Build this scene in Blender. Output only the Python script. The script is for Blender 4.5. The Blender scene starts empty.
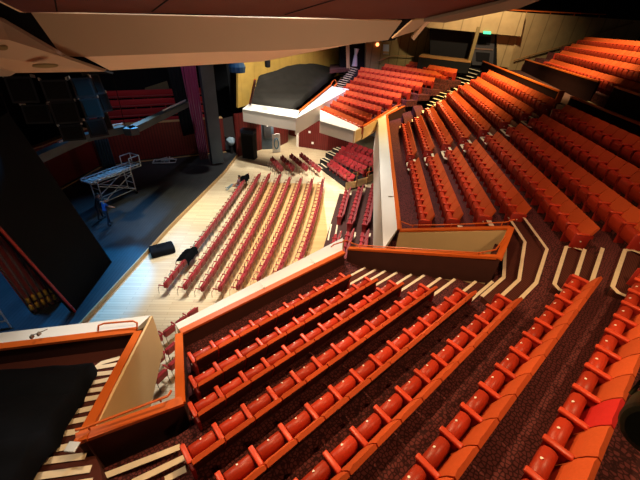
import bpy, bmesh, math, random
from mathutils import Vector, Matrix, noise
random.seed(7)
C = bpy.context.scene.collection
R = math.radians
# ------------------------------------------------------------------ camera model (also used to survey the photograph)
F, PIT, ROL, H = 331.0, R(33.92), R(4.0), 11.45
def ray(px, py):
    X, Y = (px-320)/F, (py-240)/F
    c, s = math.cos(ROL), math.sin(ROL)
    a, b = c*X+s*Y, -s*X+c*Y
    return Vector((a, math.cos(PIT)-b*math.sin(PIT), -math.sin(PIT)-b*math.cos(PIT)))
def at(px, py, z):                       # point at level z
    r = ray(px, py); t = (z-H)/r.z
    return Vector((r.x*t, r.y*t, z))
def aty(px, py, y):                      # point on the vertical plane y
    r = ray(px, py); t = y/r.y
    return Vector((r.x*t, y, H+r.z*t))
def atp(px, py, p0, nrm):                # point on any plane
    r = ray(px, py); o = Vector((0, 0, H)); t = (p0-o).dot(nrm)/r.dot(nrm)
    return o+r*t
def V(x, y, z=0): return Vector((x, y, z))
def proj(p):
    x, y, z = p[0], p[1], p[2]-H
    d = y*math.cos(PIT)-z*math.sin(PIT); u = y*math.sin(PIT)+z*math.cos(PIT)
    if d < .1: return None
    X, Y = F*x/d, -F*u/d
    c, s = math.cos(ROL), math.sin(ROL)
    return 320+c*X-s*Y, 240+s*X+c*Y, d
cam = bpy.data.cameras.new('camera'); co = bpy.data.objects.new('camera', cam); C.objects.link(co)
c_, s_ = math.cos(ROL), math.sin(ROL)
r0, u0, f0 = V(1, 0, 0), V(0, math.sin(PIT), math.cos(PIT)), V(0, math.cos(PIT), -math.sin(PIT))
Rx, Ux = r0*c_+u0*s_, u0*c_-r0*s_
co.matrix_world = Matrix(((Rx.x, Ux.x, -f0.x, 0), (Rx.y, Ux.y, -f0.y, 0), (Rx.z, Ux.z, -f0.z, H), (0, 0, 0, 1)))
cam.sensor_width = 36; cam.lens = F*36/640; cam.clip_start = .05; cam.clip_end = 300
bpy.context.scene.camera = co

# ------------------------------------------------------------------ materials
def mat(name, col, rough=.6, metal=0, var=0, vscale=6, bump=0, bscale=40, rand=0, emit=None, estr=0, spec=.3, coat=0, sheen=0):
    m = bpy.data.materials.new(name); m.use_nodes = True
    nt = m.node_tree; b = nt.nodes['Principled BSDF']
    b.inputs['Roughness'].default_value = rough; b.inputs['Metallic'].default_value = metal
    b.inputs['Specular IOR Level'].default_value = spec
    b.inputs['Coat Weight'].default_value = coat; b.inputs['Sheen Weight'].default_value = sheen
    base = (*col, 1); b.inputs['Base Color'].default_value = base
    tc = nt.nodes.new('ShaderNodeTexCoord')
    out = None
    if var:
        n = nt.nodes.new('ShaderNodeTexNoise'); n.inputs['Scale'].default_value = vscale; n.inputs['Detail'].default_value = 5
        nt.links.new(tc.outputs['Object'], n.inputs['Vector'])
        mr = nt.nodes.new('ShaderNodeMapRange'); mr.inputs[3].default_value = 1-var; mr.inputs[4].default_value = 1+var
        nt.links.new(n.outputs['Fac'], mr.inputs[0])
        mx = nt.nodes.new('ShaderNodeMix'); mx.data_type = 'RGBA'; mx.blend_type = 'MULTIPLY'; mx.inputs[0].default_value = 1
        mx.inputs[6].default_value = base; nt.links.new(mr.outputs[0], mx.inputs[7]); out = mx.outputs[2]
    if rand:
        oi = nt.nodes.new('ShaderNodeObjectInfo')
        mr = nt.nodes.new('ShaderNodeMapRange'); mr.inputs[3].default_value = 1-rand; mr.inputs[4].default_value = 1+rand
        nt.links.new(oi.outputs['Random'], mr.inputs[0])
        mx = nt.nodes.new('ShaderNodeMix'); mx.data_type = 'RGBA'; mx.blend_type = 'MULTIPLY'; mx.inputs[0].default_value = 1
        if out: nt.links.new(out, mx.inputs[6])
        else: mx.inputs[6].default_value = base
        nt.links.new(mr.outputs[0], mx.inputs[7]); out = mx.outputs[2]
    if out: nt.links.new(out, b.inputs['Base Color'])
    if bump:
        n = nt.nodes.new('ShaderNodeTexNoise'); n.inputs['Scale'].default_value = bscale; n.inputs['Detail'].default_value = 4
        nt.links.new(tc.outputs['Object'], n.inputs['Vector'])
        bp = nt.nodes.new('ShaderNodeBump'); bp.inputs['Strength'].default_value = bump; bp.inputs['Distance'].default_value = .02
        nt.links.new(n.outputs['Fac'], bp.inputs['Height']); nt.links.new(bp.outputs[0], b.inputs['Normal'])
    if emit:
        b.inputs['Emission Color'].default_value = (*emit, 1); b.inputs['Emission Strength'].default_value = estr
    return m
def pattern(name, c1, c2, kind, scale, rot=0, rough=.7, squash=(1, 1, 1), lo=.05, hi=.15, bump=0):
    """two-colour surface pattern: lattice (voronoi edges), planks (brick) or slats (wave)"""
    m = bpy.data.materials.new(name); m.use_nodes = True
    nt = m.node_tree; b = nt.nodes['Principled BSDF']; b.inputs['Roughness'].default_value = rough; b.inputs['Specular IOR Level'].default_value = .25
    tc = nt.nodes.new('ShaderNodeTexCoord'); mp = nt.nodes.new('ShaderNodeMapping')
    mp.inputs['Rotation'].default_value = (0, 0, rot); mp.inputs['Scale'].default_value = squash
    nt.links.new(tc.outputs['Object'], mp.inputs[0])
    if kind == 'lattice':
        t = nt.nodes.new('ShaderNodeTexVoronoi'); t.feature = 'DISTANCE_TO_EDGE'; t.inputs['Scale'].default_value = scale
        t.inputs['Randomness'].default_value = .7; src = t.outputs['Distance']
    elif kind == 'slats':
        t = nt.nodes.new('ShaderNodeTexWave'); t.inputs['Scale'].default_value = scale; t.bands_direction = 'X'; src = t.outputs['Fac']
    else:
        t = nt.nodes.new('ShaderNodeTexBrick'); t.inputs['Scale'].default_value = scale; t.inputs['Mortar Size'].default_value = .012
        t.inputs['Color1'].default_value = (1, 1, 1, 1); t.inputs['Color2'].default_value = (.72, .72, .72, 1); t.inputs['Mortar'].default_value = (0, 0, 0, 1)
        t.inputs['Brick Width'].default_value = 2.2; t.inputs['Row Height'].default_value = .16; src = t.outputs['Color']
    nt.links.new(mp.outputs[0], t.inputs['Vector'])
    rp = nt.nodes.new('ShaderNodeMapRange'); rp.inputs[1].default_value = lo; rp.inputs[2].default_value = hi
    nt.links.new(src, rp.inputs[0])
    n = nt.nodes.new('ShaderNodeTexNoise'); n.inputs['Scale'].default_value = 1.5; nt.links.new(tc.outputs['Object'], n.inputs['Vector'])
    mx = nt.nodes.new('ShaderNodeMix'); mx.data_type = 'RGBA'
    mx.inputs[6].default_value = (*c2, 1); mx.inputs[7].default_value = (*c1, 1); nt.links.new(rp.outputs[0], mx.inputs[0])
    m2 = nt.nodes.new('ShaderNodeMix'); m2.data_type = 'RGBA'; m2.blend_type = 'MULTIPLY'; m2.inputs[0].default_value = 1
    mr = nt.nodes.new('ShaderNodeMapRange'); mr.inputs[3].default_value = .8; mr.inputs[4].default_value = 1.2
    nt.links.new(n.outputs['Fac'], mr.inputs[0]); nt.links.new(mx.outputs[2], m2.inputs[6]); nt.links.new(mr.outputs[0], m2.inputs[7])
    nt.links.new(m2.outputs[2], b.inputs['Base Color'])
    if bump:
        bp = nt.nodes.new('ShaderNodeBump'); bp.inputs['Strength'].default_value = bump; bp.inputs['Distance'].default_value = .02
        nt.links.new(rp.outputs[0], bp.inputs['Height']); nt.links.new(bp.outputs[0], b.inputs['Normal'])
    return m
M = dict(
 back=mat('seat_back_fabric', (.60, .100, .026), .8, var=.12, vscale=30, rand=.12, spec=.15),
 backred=mat('seat_back_red_fabric', (.62, .02, .018), .75, var=.1, vscale=30),
 cush=mat('seat_cushion_fabric', (.43, .036, .013), .4, var=.15, vscale=20, rand=.22),
 arm=mat('armrest_enamel', (.62, .065, .025), .35, rand=.1),
 shell=mat('seat_shell', (.05, .012, .010), .5),
 plate=mat('number_plate', (.85, .82, .75), .3),
 endp=mat('end_panel_red', (.33, .022, .014), .45, var=.1),
 stback=mat('stalls_chair_fabric', (.33, .014, .020), .7, rand=.2, sheen=.2),
 metal=mat('chair_steel', (.30, .24, .19), .35, .7),
 carpet=pattern('lattice_carpet', (.150, .034, .032), (.036, .009, .009), 'lattice', 17, R(42.6), .95, (1, 1, .2), .05, .2),
 stepcarpet=pattern('stair_carpet', (.115, .026, .016), (.035, .009, .007), 'slats', 11, R(42.6), .95, (1, 1, .2), .2, .7),
 nosing=mat('nosing_strip', (.80, .66, .46), .5, var=.12, vscale=9),
 cap=mat('orange_capping', (.62, .12, .018), .38, var=.08, vscale=4),
 inner=mat('parapet_inner_carpet', (.062, .018, .014), .9, var=.2, vscale=3, bump=.2, bscale=120),
 white=mat('white_ledge_paint', (.80, .78, .72), .5, var=.05, vscale=2),
 tan=mat('tan_fascia_paint', (.74, .52, .27), .55, var=.05, vscale=2),
 canopy=mat('tan_reflector_paint', (.56, .345, .185), .7, var=.07, vscale=1),
 canopylit=mat('reflector_paint_lit', (.80, .54, .32), .7, var=.06, vscale=1),  # lighter copy of the reflector tan: the lip's catch of light is in the colour
 soffit=pattern('red_slatted_soffit', (.17, .036, .020), (.06, .013, .008), 'slats', 7, R(90), .6, (1, 1, 1), .1, .8, .3),
 wood=None,
 stage=pattern('black_stage_boards', (.034, .036, .040), (.015, .016, .019), 'planks', 1.0, R(87), .42, (1, 1, 1), .0, .9),
 band=mat('stage_edge_oak', (.50, .32, .15), .45, var=.2, vscale=3),
 redwood=pattern('red_timber_wall', (.13, .016, .014), (.07, .009, .008), 'slats', 1.6, 0, .4, (1, 1, 0), .05, .25),
 yellow=pattern('ochre_wall_panels', (.52, .335, .075), (.28, .17, .035), 'slats', .33, 0, .6, (1, .6, 0), -.02, .008),
 olive=pattern('olive_wall_panels', (.235, .175, .07), (.10, .07, .03), 'slats', .33, 0, .6, (1, .6, 0), .0, .03),
 beige=pattern('beige_wall_panels', (.42, .30, .145), (.24, .17, .08), 'slats', .19, 0, .6, (1, .3, 0), .0, .015),
 black=mat('black_cloth', (.008, .009, .011), .9, spec=.06, var=.3, vscale=3, bump=.3, bscale=20),
 drape=mat('black_cover_cloth', (.006, .007, .010), .9, spec=.06, var=.3, vscale=1.5, bump=.4, bscale=9),
 drapeg=mat('grey_black_cover_cloth', (.034, .031, .027), .9, spec=.06, var=.25, vscale=1.5, bump=.4, bscale=9),
 flat=mat('black_flat_paint', (.006, .0065, .008), .9, spec=.06, var=.35, vscale=.8),
 dark=mat('near_black', (.012, .012, .013), .9, spec=.06),
 darkred=mat('dark_red_brown_panel', (.014, .004, .0045), .8, spec=.05, var=.2, vscale=2),
 pillar=mat('blue_grey_column', (.05, .065, .08), .6, var=.25, vscale=1.2),
 purple=mat('magenta_velvet', (.23, .016, .085), .8, sheen=.4),
 redvel=mat('red_velvet', (.21, .014, .010), .8, sheen=.3),
 gold=mat('gold_braid', (.75, .42, .06), .4, .5),
 bluecloth=mat('dark_blue_cloth', (.02, .045, .07), .8),
 alu=mat('aluminium', (.62, .66, .70), .35, .6),
 speaker=mat('speaker_box_paint', (.018, .019, .022), .9, spec=.25),
 grille=mat('speaker_grille', (.003, .003, .0035), .9, spec=.25, bump=.5, bscale=90),
 beam=mat('blue_grey_beam', (.045, .065, .075), .5, var=.25, vscale=2),
 steps=mat('step_black', (.015, .012, .012), .8),
 tread=mat('stalls_tread_brown', (.06, .021, .018), .8, var=.15, vscale=2),
 skin=mat('skin', (.45, .24, .16), .6), hair=mat('dark_hair', (.03, .02, .015), .7),
 shirtb=mat('blue_shirt', (.03, .07, .20), .8), shirtk=mat('black_shirt', (.015, .015, .018), .8),
 jeans=mat('pale_jeans', (.22, .36, .46), .8), shirtg=mat('mauve_shirt', (.24, .15, .22), .8), trous=mat('dark_trousers', (.02, .022, .03), .8),
 boardwhite=mat('white_board', (.8, .8, .8), .5), boardblue=mat('blue_print', (.06, .22, .40), .5),
 door=mat('door_grey', (.05, .05, .055), .5), doorw=mat('red_door', (.17, .025, .018), .4, var=.15, vscale=3),
 bluedoor=mat('blue_grey_door', (.075, .11, .15), .5), brown=mat('brown_counter', (.30, .15, .05), .45, var=.2, vscale=3),
 green=mat('exit_green', (.05, .5, .2), .5, emit=(.08, .8, .35), estr=1.6),
 lampred=mat('red_lamp_glow', (.8, .2, .08), .5, emit=(1, .3, .1), estr=4),
 paleblue=mat('pale_blue_print', (.40, .55, .68), .5), paleb2=mat('pale_blue_cloth', (.30, .42, .52), .7),
 lampbody=mat('olive_lamp_body', (.11, .10, .045), .6),
 chrome=mat('chrome', (.6, .6, .6), .2, 1), navy=mat('navy_box', (.012, .02, .045), .5),
)
def wood_floor():
    m = bpy.data.materials.new('pale_stalls_boards'); m.use_nodes = True
    nt = m.node_tree; b = nt.nodes['Principled BSDF']; b.inputs['Roughness'].default_value = .4
    tc = nt.nodes.new('ShaderNodeTexCoord'); mp = nt.nodes.new('ShaderNodeMapping'); mp.inputs['Rotation'].default_value = (0, 0, R(-5))
    nt.links.new(tc.outputs['Object'], mp.inputs[0])
    t = nt.nodes.new('ShaderNodeTexBrick'); t.inputs['Scale'].default_value = 1; t.inputs['Brick Width'].default_value = 1.9; t.inputs['Row Height'].default_value = .16
    t.inputs['Mortar Size'].default_value = .007; t.inputs['Color1'].default_value = (.80, .68, .47, 1); t.inputs['Color2'].default_value = (.70, .56, .36, 1); t.inputs['Mortar'].default_value = (.52, .38, .20, 1)
    nt.links.new(mp.outputs[0], t.inputs['Vector'])
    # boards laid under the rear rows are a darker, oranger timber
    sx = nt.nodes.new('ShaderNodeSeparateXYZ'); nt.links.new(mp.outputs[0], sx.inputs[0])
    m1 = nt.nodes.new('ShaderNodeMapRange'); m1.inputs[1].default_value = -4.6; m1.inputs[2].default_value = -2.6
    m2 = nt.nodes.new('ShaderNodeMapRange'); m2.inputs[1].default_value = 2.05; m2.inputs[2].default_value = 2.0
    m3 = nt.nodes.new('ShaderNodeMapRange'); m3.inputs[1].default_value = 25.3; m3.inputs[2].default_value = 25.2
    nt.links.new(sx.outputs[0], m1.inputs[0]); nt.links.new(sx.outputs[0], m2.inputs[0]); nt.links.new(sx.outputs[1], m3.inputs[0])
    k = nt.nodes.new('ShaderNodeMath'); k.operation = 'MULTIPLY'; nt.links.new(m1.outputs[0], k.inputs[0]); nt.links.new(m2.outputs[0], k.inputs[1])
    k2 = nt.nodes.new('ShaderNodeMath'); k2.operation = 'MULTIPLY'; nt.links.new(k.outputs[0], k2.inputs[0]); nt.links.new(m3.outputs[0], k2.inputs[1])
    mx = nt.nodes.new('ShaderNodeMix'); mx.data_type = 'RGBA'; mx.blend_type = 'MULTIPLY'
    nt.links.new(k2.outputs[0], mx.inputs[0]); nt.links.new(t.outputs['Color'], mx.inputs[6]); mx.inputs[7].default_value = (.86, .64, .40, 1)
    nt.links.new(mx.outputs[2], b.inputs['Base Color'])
    return m
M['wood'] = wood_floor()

# ------------------------------------------------------------------ mesh helpers
def link(name, me, m=None, parent=None):
    o = bpy.data.objects.new(name, me); C.objects.link(o)
    if m is not None:
        for q in (m if isinstance(m, (list, tuple)) else [m]): me.materials.append(q)
    if parent: o.parent = parent
    return o
def fin(name, bm, m, parent=None, smooth=False):
    bmesh.ops.recalc_face_normals(bm, faces=bm.faces)
    me = bpy.data.meshes.new(name); bm.to_mesh(me); bm.free()
    if smooth:
        for p in me.polygons: p.use_smooth = True
    return link(name, me, m, parent)
def tag(o, label=None, cat=None, group=None, kind=None):
    if label: o['label'] = label
    if cat: o['category'] = cat
    if group: o['group'] = group
    if kind: o['kind'] = kind
    return o
def empty(name, loc=(0, 0, 0), rz=0):
    o = bpy.data.objects.new(name, None); C.objects.link(o); o.location = loc; o.rotation_euler = (0, 0, rz); o.empty_display_size = .2
    return o
def box(bm, x0, x1, y0, y1, z0, z1, bev=0, seg=2, mtx=None):
    r = bmesh.ops.create_cube(bm, size=1); vs = r['verts']
    bmesh.ops.scale(bm, vec=(x1-x0, y1-y0, z1-z0), verts=vs); bmesh.ops.translate(bm, vec=((x0+x1)/2, (y0+y1)/2, (z0+z1)/2), verts=vs)
    if bev:
        es = list({e for v in vs for e in v.link_edges})
        q = bmesh.ops.bevel(bm, geom=es, offset=bev, segments=seg, affect='EDGES', profile=.5)
        vs = list({v for f in q['faces'] for v in f.verts} | {v for v in vs if v.is_valid})
    if mtx is not None: bmesh.ops.transform(bm, matrix=mtx, verts=vs)
    return vs
def tube(bm, pts, r, seg=6, cap=True):
    pts = [Vector(p) for p in pts]; rings = []
    for i, p in enumerate(pts):
        t = (pts[min(i+1, len(pts)-1)]-pts[max(i-1, 0)]).normalized()
        a = t.cross(V(0, 0, 1)); a = a.normalized() if a.length > .05 else t.cross(V(1, 0, 0)).normalized()
        b = t.cross(a)
        rings.append([bm.verts.new(p+(a*math.cos(2*math.pi*k/seg)+b*math.sin(2*math.pi*k/seg))*(r[i] if isinstance(r, (list, tuple)) else r)) for k in range(seg)])
    for i in range(len(rings)-1):
        for k in range(seg): bm.faces.new((rings[i][k], rings[i][(k+1) % seg], rings[i+1][(k+1) % seg], rings[i+1][k]))
    if cap: bm.faces.new(rings[0]); bm.faces.new(rings[-1][::-1])
def loft(bm, lo, hi):
    """solid between two polygons of equal vertex count"""
    a = [bm.verts.new(p) for p in lo]; b = [bm.verts.new(p) for p in hi]; n = len(a)
    bm.faces.new(a[::-1]); bm.faces.new(b)
    for i in range(n): bm.faces.new((a[i], a[(i+1) % n], b[(i+1) % n], b[i]))
def prism(bm, poly, z0, z1):
    loft(bm, [V(p[0], p[1], z0) for p in poly], [V(p[0], p[1], z1) for p in poly])
def slab(bm, poly, thick):               # polygon with its own z as top surface
    loft(bm, [Vector(p)-V(0, 0, thick) for p in poly], [Vector(p) for p in poly])
def quad(p, q, w, side):
    """horizontal offset of the segment p-q to a given side"""
    d = (q-p); n = V(-d.y, d.x, 0).normalized()*w*side
    return [p, q, q+n, p+n]
def wallseg(bm, a, b, zb0, zb1, th, side=1):
    """vertical wall whose top edge is a-b, bottom levels zb0/zb1, thickness th to the given side"""
    d = b-a; n = V(-d.y, d.x, 0).normalized()*th*side
    top = [a, b, b+n, a+n]
    bot = [V(p.x, p.y, z) for p, z in zip(top, (zb0, zb1, zb1, zb0))]
    loft(bm, bot, top)
def ribbon(bm, pts, w, h):
    """flat strip of width w and thickness h laid along a polyline (mitred)"""
    pts = [Vector(p) for p in pts]; L, Rr = [], []
    for i, p in enumerate(pts):
        t1 = (p-pts[i-1]) if i else (pts[1]-p); t2 = (pts[i+1]-p) if i < len(pts)-1 else (p-pts[i-1])
        n1 = V(-t1.y, t1.x).normalized(); n2 = V(-t2.y, t2.x).normalized(); n = (n1+n2); n = n/max(.4, n.dot(n1))
        L.append(p+n*w/2); Rr.append(p-n*w/2)
    for i in range(len(pts)-1): slab(bm, [L[i]+V(0, 0, h), Rr[i]+V(0, 0, h), Rr[i+1]+V(0, 0, h), L[i+1]+V(0, 0, h)], h)
def copy_tree(o, parent=None):
    c = o.copy(); C.objects.link(c)
    if parent: c.parent = parent
    for ch in o.children: copy_tree(ch, c)
    return c
ORD = ['first', 'second', 'third', 'fourth', 'fifth', 'sixth', 'seventh', 'eighth', 'ninth', 'tenth', 'eleventh', 'twelfth', 'thirteenth', 'fourteenth', 'fifteenth', 'sixteenth', 'seventeenth', 'eighteenth', 'nineteenth', 'twentieth'] + ['twenty-'+w for w in ('first', 'second', 'third', 'fourth', 'fifth', 'sixth', 'seventh', 'eighth', 'ninth')] + ['thirtieth', 'thirty-first', 'thirty-second']
def struct(name, bm, m, parent=None):
    o = fin(name, bm, m, parent)
    if not parent: o['kind'] = 'structure'
    return o

# ------------------------------------------------------------------ survey of the terraces
NF = [4.4, 4.6, 4.85, 5.17, 5.47, 5.86, 6.35, 6.85, 7.35, 7.85]            # near block floors
NP = [-5.34, -4.61, -3.92, -3.12, -2.31, -1.45, -.55, .35, 1.25, 2.15]      # arm tips, distance behind the origin
ZS = .24                                                       # stage level
AF = [4.6, 4.95, 5.4, 5.86, 6.35, 6.85, 7.35, 7.85]
AU = [2.5, 3.4, 4.3, 5.12, 6.02, 6.92, 7.78, 8.62]
nd = V(math.cos(R(42.6)), math.sin(R(42.6))); nn = V(nd.y, -nd.x)
av = V(math.cos(R(83.5)), math.sin(R(83.5))); au = V(av.y, -av.x)
def NW(s, p, z=0): return nd*s+nn*p+V(0, 0, z)
def AW(u, v, z=0): return au*u+av*v+V(0, 0, z)
EDGE = .50; HALF = .36
def xline(p, d, a, b):
    """parameter along p+d*t where it crosses the line a-b (plan)"""
    e = b-a; den = d.x*e.y-d.y*e.x; w = a-p
    return (w.x*e.y-w.y*e.x)/den
# ------------------------------------------------------------------ near block: terraces
nL0, nL1 = V(-3.1, 5.22), V(-2.24, 3.1)                       # inner face of its left parapet
nL2 = V(-1.2, .4)
nR0, nR1 = V(1.0, 9.26), V(4.6, 6.98)                         # inner face of its right parapet
def nleft(p): return xline(NW(0, p), nd, nL0, nL1)
def nright(p): return xline(NW(0, p), nd, nR0, nR1)
tr = bmesh.new()
for k in range(5):
    p0 = NP[k]-EDGE if k else -6.3; p1 = NP[k+1]-EDGE
    a0, a1 = nleft(max(p0, -5.95)), nleft(p1)
    if k >= 3: a0, a1 = -2.2, -2.2
    b0, b1 = nright(p0)+.05, nright(p1)+.05
    if k == 0: b0 = nright(p1)
    slab(tr, [NW(a0, p0, NF[k]), NW(b0, p0, NF[k]), NW(b1, p1, NF[k]), NW(a1, p1, NF[k])][::1], .5)
# chains: terraces that run on round the ambulatory into the right-hand block
def chain(k):
    j = k-2                                                     # index into A
    e, u = NP[k]-EDGE, AU[j]-EDGE
    t = k-5
    s1 = [8.3, 8.25, 8.4, 8.5, 8.6][t]; v1 = [9.9, 8.6, 8.0, 7.3, 6.6][t]
    return [NW(-2.2, e), NW(s1, e), AW(u, v1), AW(u, 27.0+(u-2.5)*.85)]
CH = [chain(k) for k in range(5, 10)]
for i, k in enumerate(range(5, 10)):
    z = NF[k]; c0 = CH[i]
    c1 = CH[i+1] if i < 4 else [q for q in (NW(-2.2, 4), NW(6, 4), AW(AU[7]+1.15, 4), AW(AU[7]+1.15, 33))]
    for a in range(3):
        slab(tr, [c0[a]+V(0, 0, z), c1[a]+V(0, 0, z), c1[a+1]+V(0, 0, z), c0[a+1]+V(0, 0, z)], .6)
o = struct('floor_terrace', tr, M['carpet'])
# the three front terraces of the right-hand block
aN0, aN1 = V(2.86, 10.25), V(5.95, 9.75)                       # its near parapet
aF0, aF1 = V(4.63, 27.7), V(8.6, 33.2)                         # its far parapet
def anear(u): return xline(AW(u, 0), av, aN0, aN1)
def afar(u): return xline(AW(u, 0), av, aF0, aF1)
tr = bmesh.new()
for j in range(3):
    u0_, u1_ = (AU[j]-EDGE if j else 1.35), AU[j+1]-EDGE
    z = AF[j]
    slab(tr, [AW(u0_, anear(u0_)+.1, z), AW(u1_, anear(u1_)+.1, z), AW(u1_, afar(u1_), z), AW(u0_, afar(max(u0_, 1.6)), z)], .5)
struct('floor_terrace', tr, M['carpet'])

# ------------------------------------------------------------------ stair nosings
def stair(strips, label_parent, w=.075):
    """strips: list of polylines at their own level; a carpeted half step under those flagged"""
    par = label_parent
    for pts, half in strips:
        bm = bmesh.new(); ribbon(bm, pts, w, .012); fin('nosing', bm, M['nosing'], par)
def half_step(bm, p, q, depth, h, nrm):
    a, b = p, q
    slab(bm, [a, b, b+nrm*depth, a+nrm*depth], h)
def N_steps():
    hb = bmesh.new(); strips = []
    ends = [5.95, 6.25, 6.45, 6.68, 6.95, 7.05]
    for k in range(1, 6):
        e = NP[k]-EDGE; s0 = ends[k-1]-.12; s1 = nright(e)-.02
        if k == 5: s1 = min(s1, 8.7)
        strips.append(([NW(s0, e+.04, NF[k]+.003), NW(s1, e+.04, NF[k]+.003)], 0))
        h = e-HALF; zz = (NF[k]+NF[k-1])/2
        sh = nright(h)-.02
        slab(hb, [NW(s0+.12, h, zz), NW(sh, h, zz), NW(nright(e), e, zz), NW(s0+.12, e, zz)], zz-NF[k-1]+.05)
        strips.append(([NW(s0+.14, e-.05, zz+.003), NW(s0+.14, h+.1, zz+.003), NW(s0+.22, h+.04, zz+.003), NW(sh, h+.04, zz+.003)], 1))
    return hb, strips
hb, strips = N_steps()
st = struct('floor_steps', hb, M['stepcarpet']); stair(strips, st)
# ambulatory nosings with two bends
hb = bmesh.new(); strips = []
def lift(pts, z): return [V(p.x, p.y, z+.004) for p in pts]
def ctrim(c, s0, v1): return [NW(s0, (c[0]).dot(nn)), c[1], c[2], AW(c[2].dot(au), v1)]
cA, cB = CH[0], CH[1]
for t_, z_, vt in ((.22, 6.02, 10.0), (.60, 6.19, 10.6)):
    m4 = ctrim([a.lerp(b, t_) for a, b in zip(cA, cB)], 7.1, vt); b4 = ctrim(cB, 6.9, vt)
    for a in range(3): slab(hb, [V(m4[a].x, m4[a].y, z_), V(b4[a].x, b4[a].y, z_), V(b4[a+1].x, b4[a+1].y, z_), V(m4[a+1].x, m4[a+1].y, z_)], .3)
    strips.append((lift(m4, z_), 1))
strips.append((lift(ctrim(cB, 6.9, 10.5), NF[6]), 0))
for i in (1, 2, 3):
    k = 5+i; z0, z1 = NF[k], NF[k+1]; c0, c1 = CH[i], CH[i+1]
    for t_, loop in ((.33, 1), (.67, 0)):
        h0 = c0[1].lerp(c1[1], t_); h1 = c0[2].lerp(c1[2], t_); zz = z0+(z1-z0)*t_
        dirm = (h1-h0).normalized()
        h0b, h1b = (h0+dirm*.12, h1+dirm*.12)
        if loop: h0b = h0-dirm*.15; h1b = h1+dirm*.35
        slab(hb, [V(h0b.x, h0b.y, zz), V(c1[1].x, c1[1].y, zz), V(c1[2].x, c1[2].y, zz), V(h1b.x, h1b.y, zz)], zz-z0+.05)
        o1 = V(dirm.y, -dirm.x)
        up_ = V(0, 0, zz+.004)
        if loop: strips.append(([h0b+up_+o1*.42, h0b+up_+o1*.15, h0b+up_+dirm*.15+o1*.03, h1b+up_-dirm*.15+o1*.03, h1b+up_+o1*.15, h1b+up_+o1*.42], 1))
        else: strips.append(([h0b+up_+o1*.04, h1b+up_+o1*.04], 1))
    strips.append((lift([c1[1], c1[2]+(c1[2]-c1[1]).normalized()*.2], z1), 0))
st = struct('floor_steps', hb, M['stepcarpet']); stair(strips, st, .085)
# centre aisle of the right-hand block
hb = bmesh.new(); strips = []
V0, V1 = 18.05, 19.05
for j in range(1, 8):
    e = AU[j]-EDGE; zz = (AF[j]+AF[j-1])/2; h = e-HALF
    va_ = V0-.45
    slab(hb, [AW(h, va_, zz), AW(e, va_, zz), AW(e, V1, zz), AW(h, V1, zz)], zz-AF[j-1]+.05)
    strips.append(([AW(e-.02, va_+.06, zz+.004), AW(h+.16, va_+.06, zz+.004), AW(h+.05, va_+.2, zz+.004), AW(h+.05, V1-.2, zz+.004), AW(h+.16, V1-.06, zz+.004), AW(e-.02, V1-.06, zz+.004)], 1))
    strips.append(([AW(e+.05, V0-.05, AF[j]+.004), AW(e+.05, V1+.05, AF[j]+.004)], 0))
st = struct('floor_steps', hb, M['stepcarpet']); stair(strips, st, .13)
# near ends of the right-hand block beside its parapet, and far ends
hb = bmesh.new(); strips = []
for j in range(1, 4):
    e = AU[j]-EDGE; v0 = anear(e)+.12
    strips.append(([AW(e+.05, v0, AF[j]+.004), AW(e+.05, v0+.55, AF[j]+.004)], 0))
FARV = [25.9, 26.7, 28.1, 28.6, 29.9, 30.7, 30.9, 31.4]
for j in range(1, 8):
    e = AU[j]-EDGE; h = e-HALF; zz = (AF[j]+AF[j-1])/2; v0 = FARV[j-1]+.15
    slab(hb, [AW(h, v0, zz), AW(e, v0, zz), AW(e, v0+.9, zz), AW(h, v0+.9, zz)], zz-AF[j-1]+.05)
    strips.append(([AW(h+.05, v0, zz+.004), AW(h+.05, v0+.9, zz+.004)], 1)); strips.append(([AW(e+.05, v0, AF[j]+.004), AW(e+.05, v0+.9, AF[j]+.004)], 0))
st = struct('floor_steps', hb, M['stepcarpet']); stair(strips, st, .17)

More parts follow.
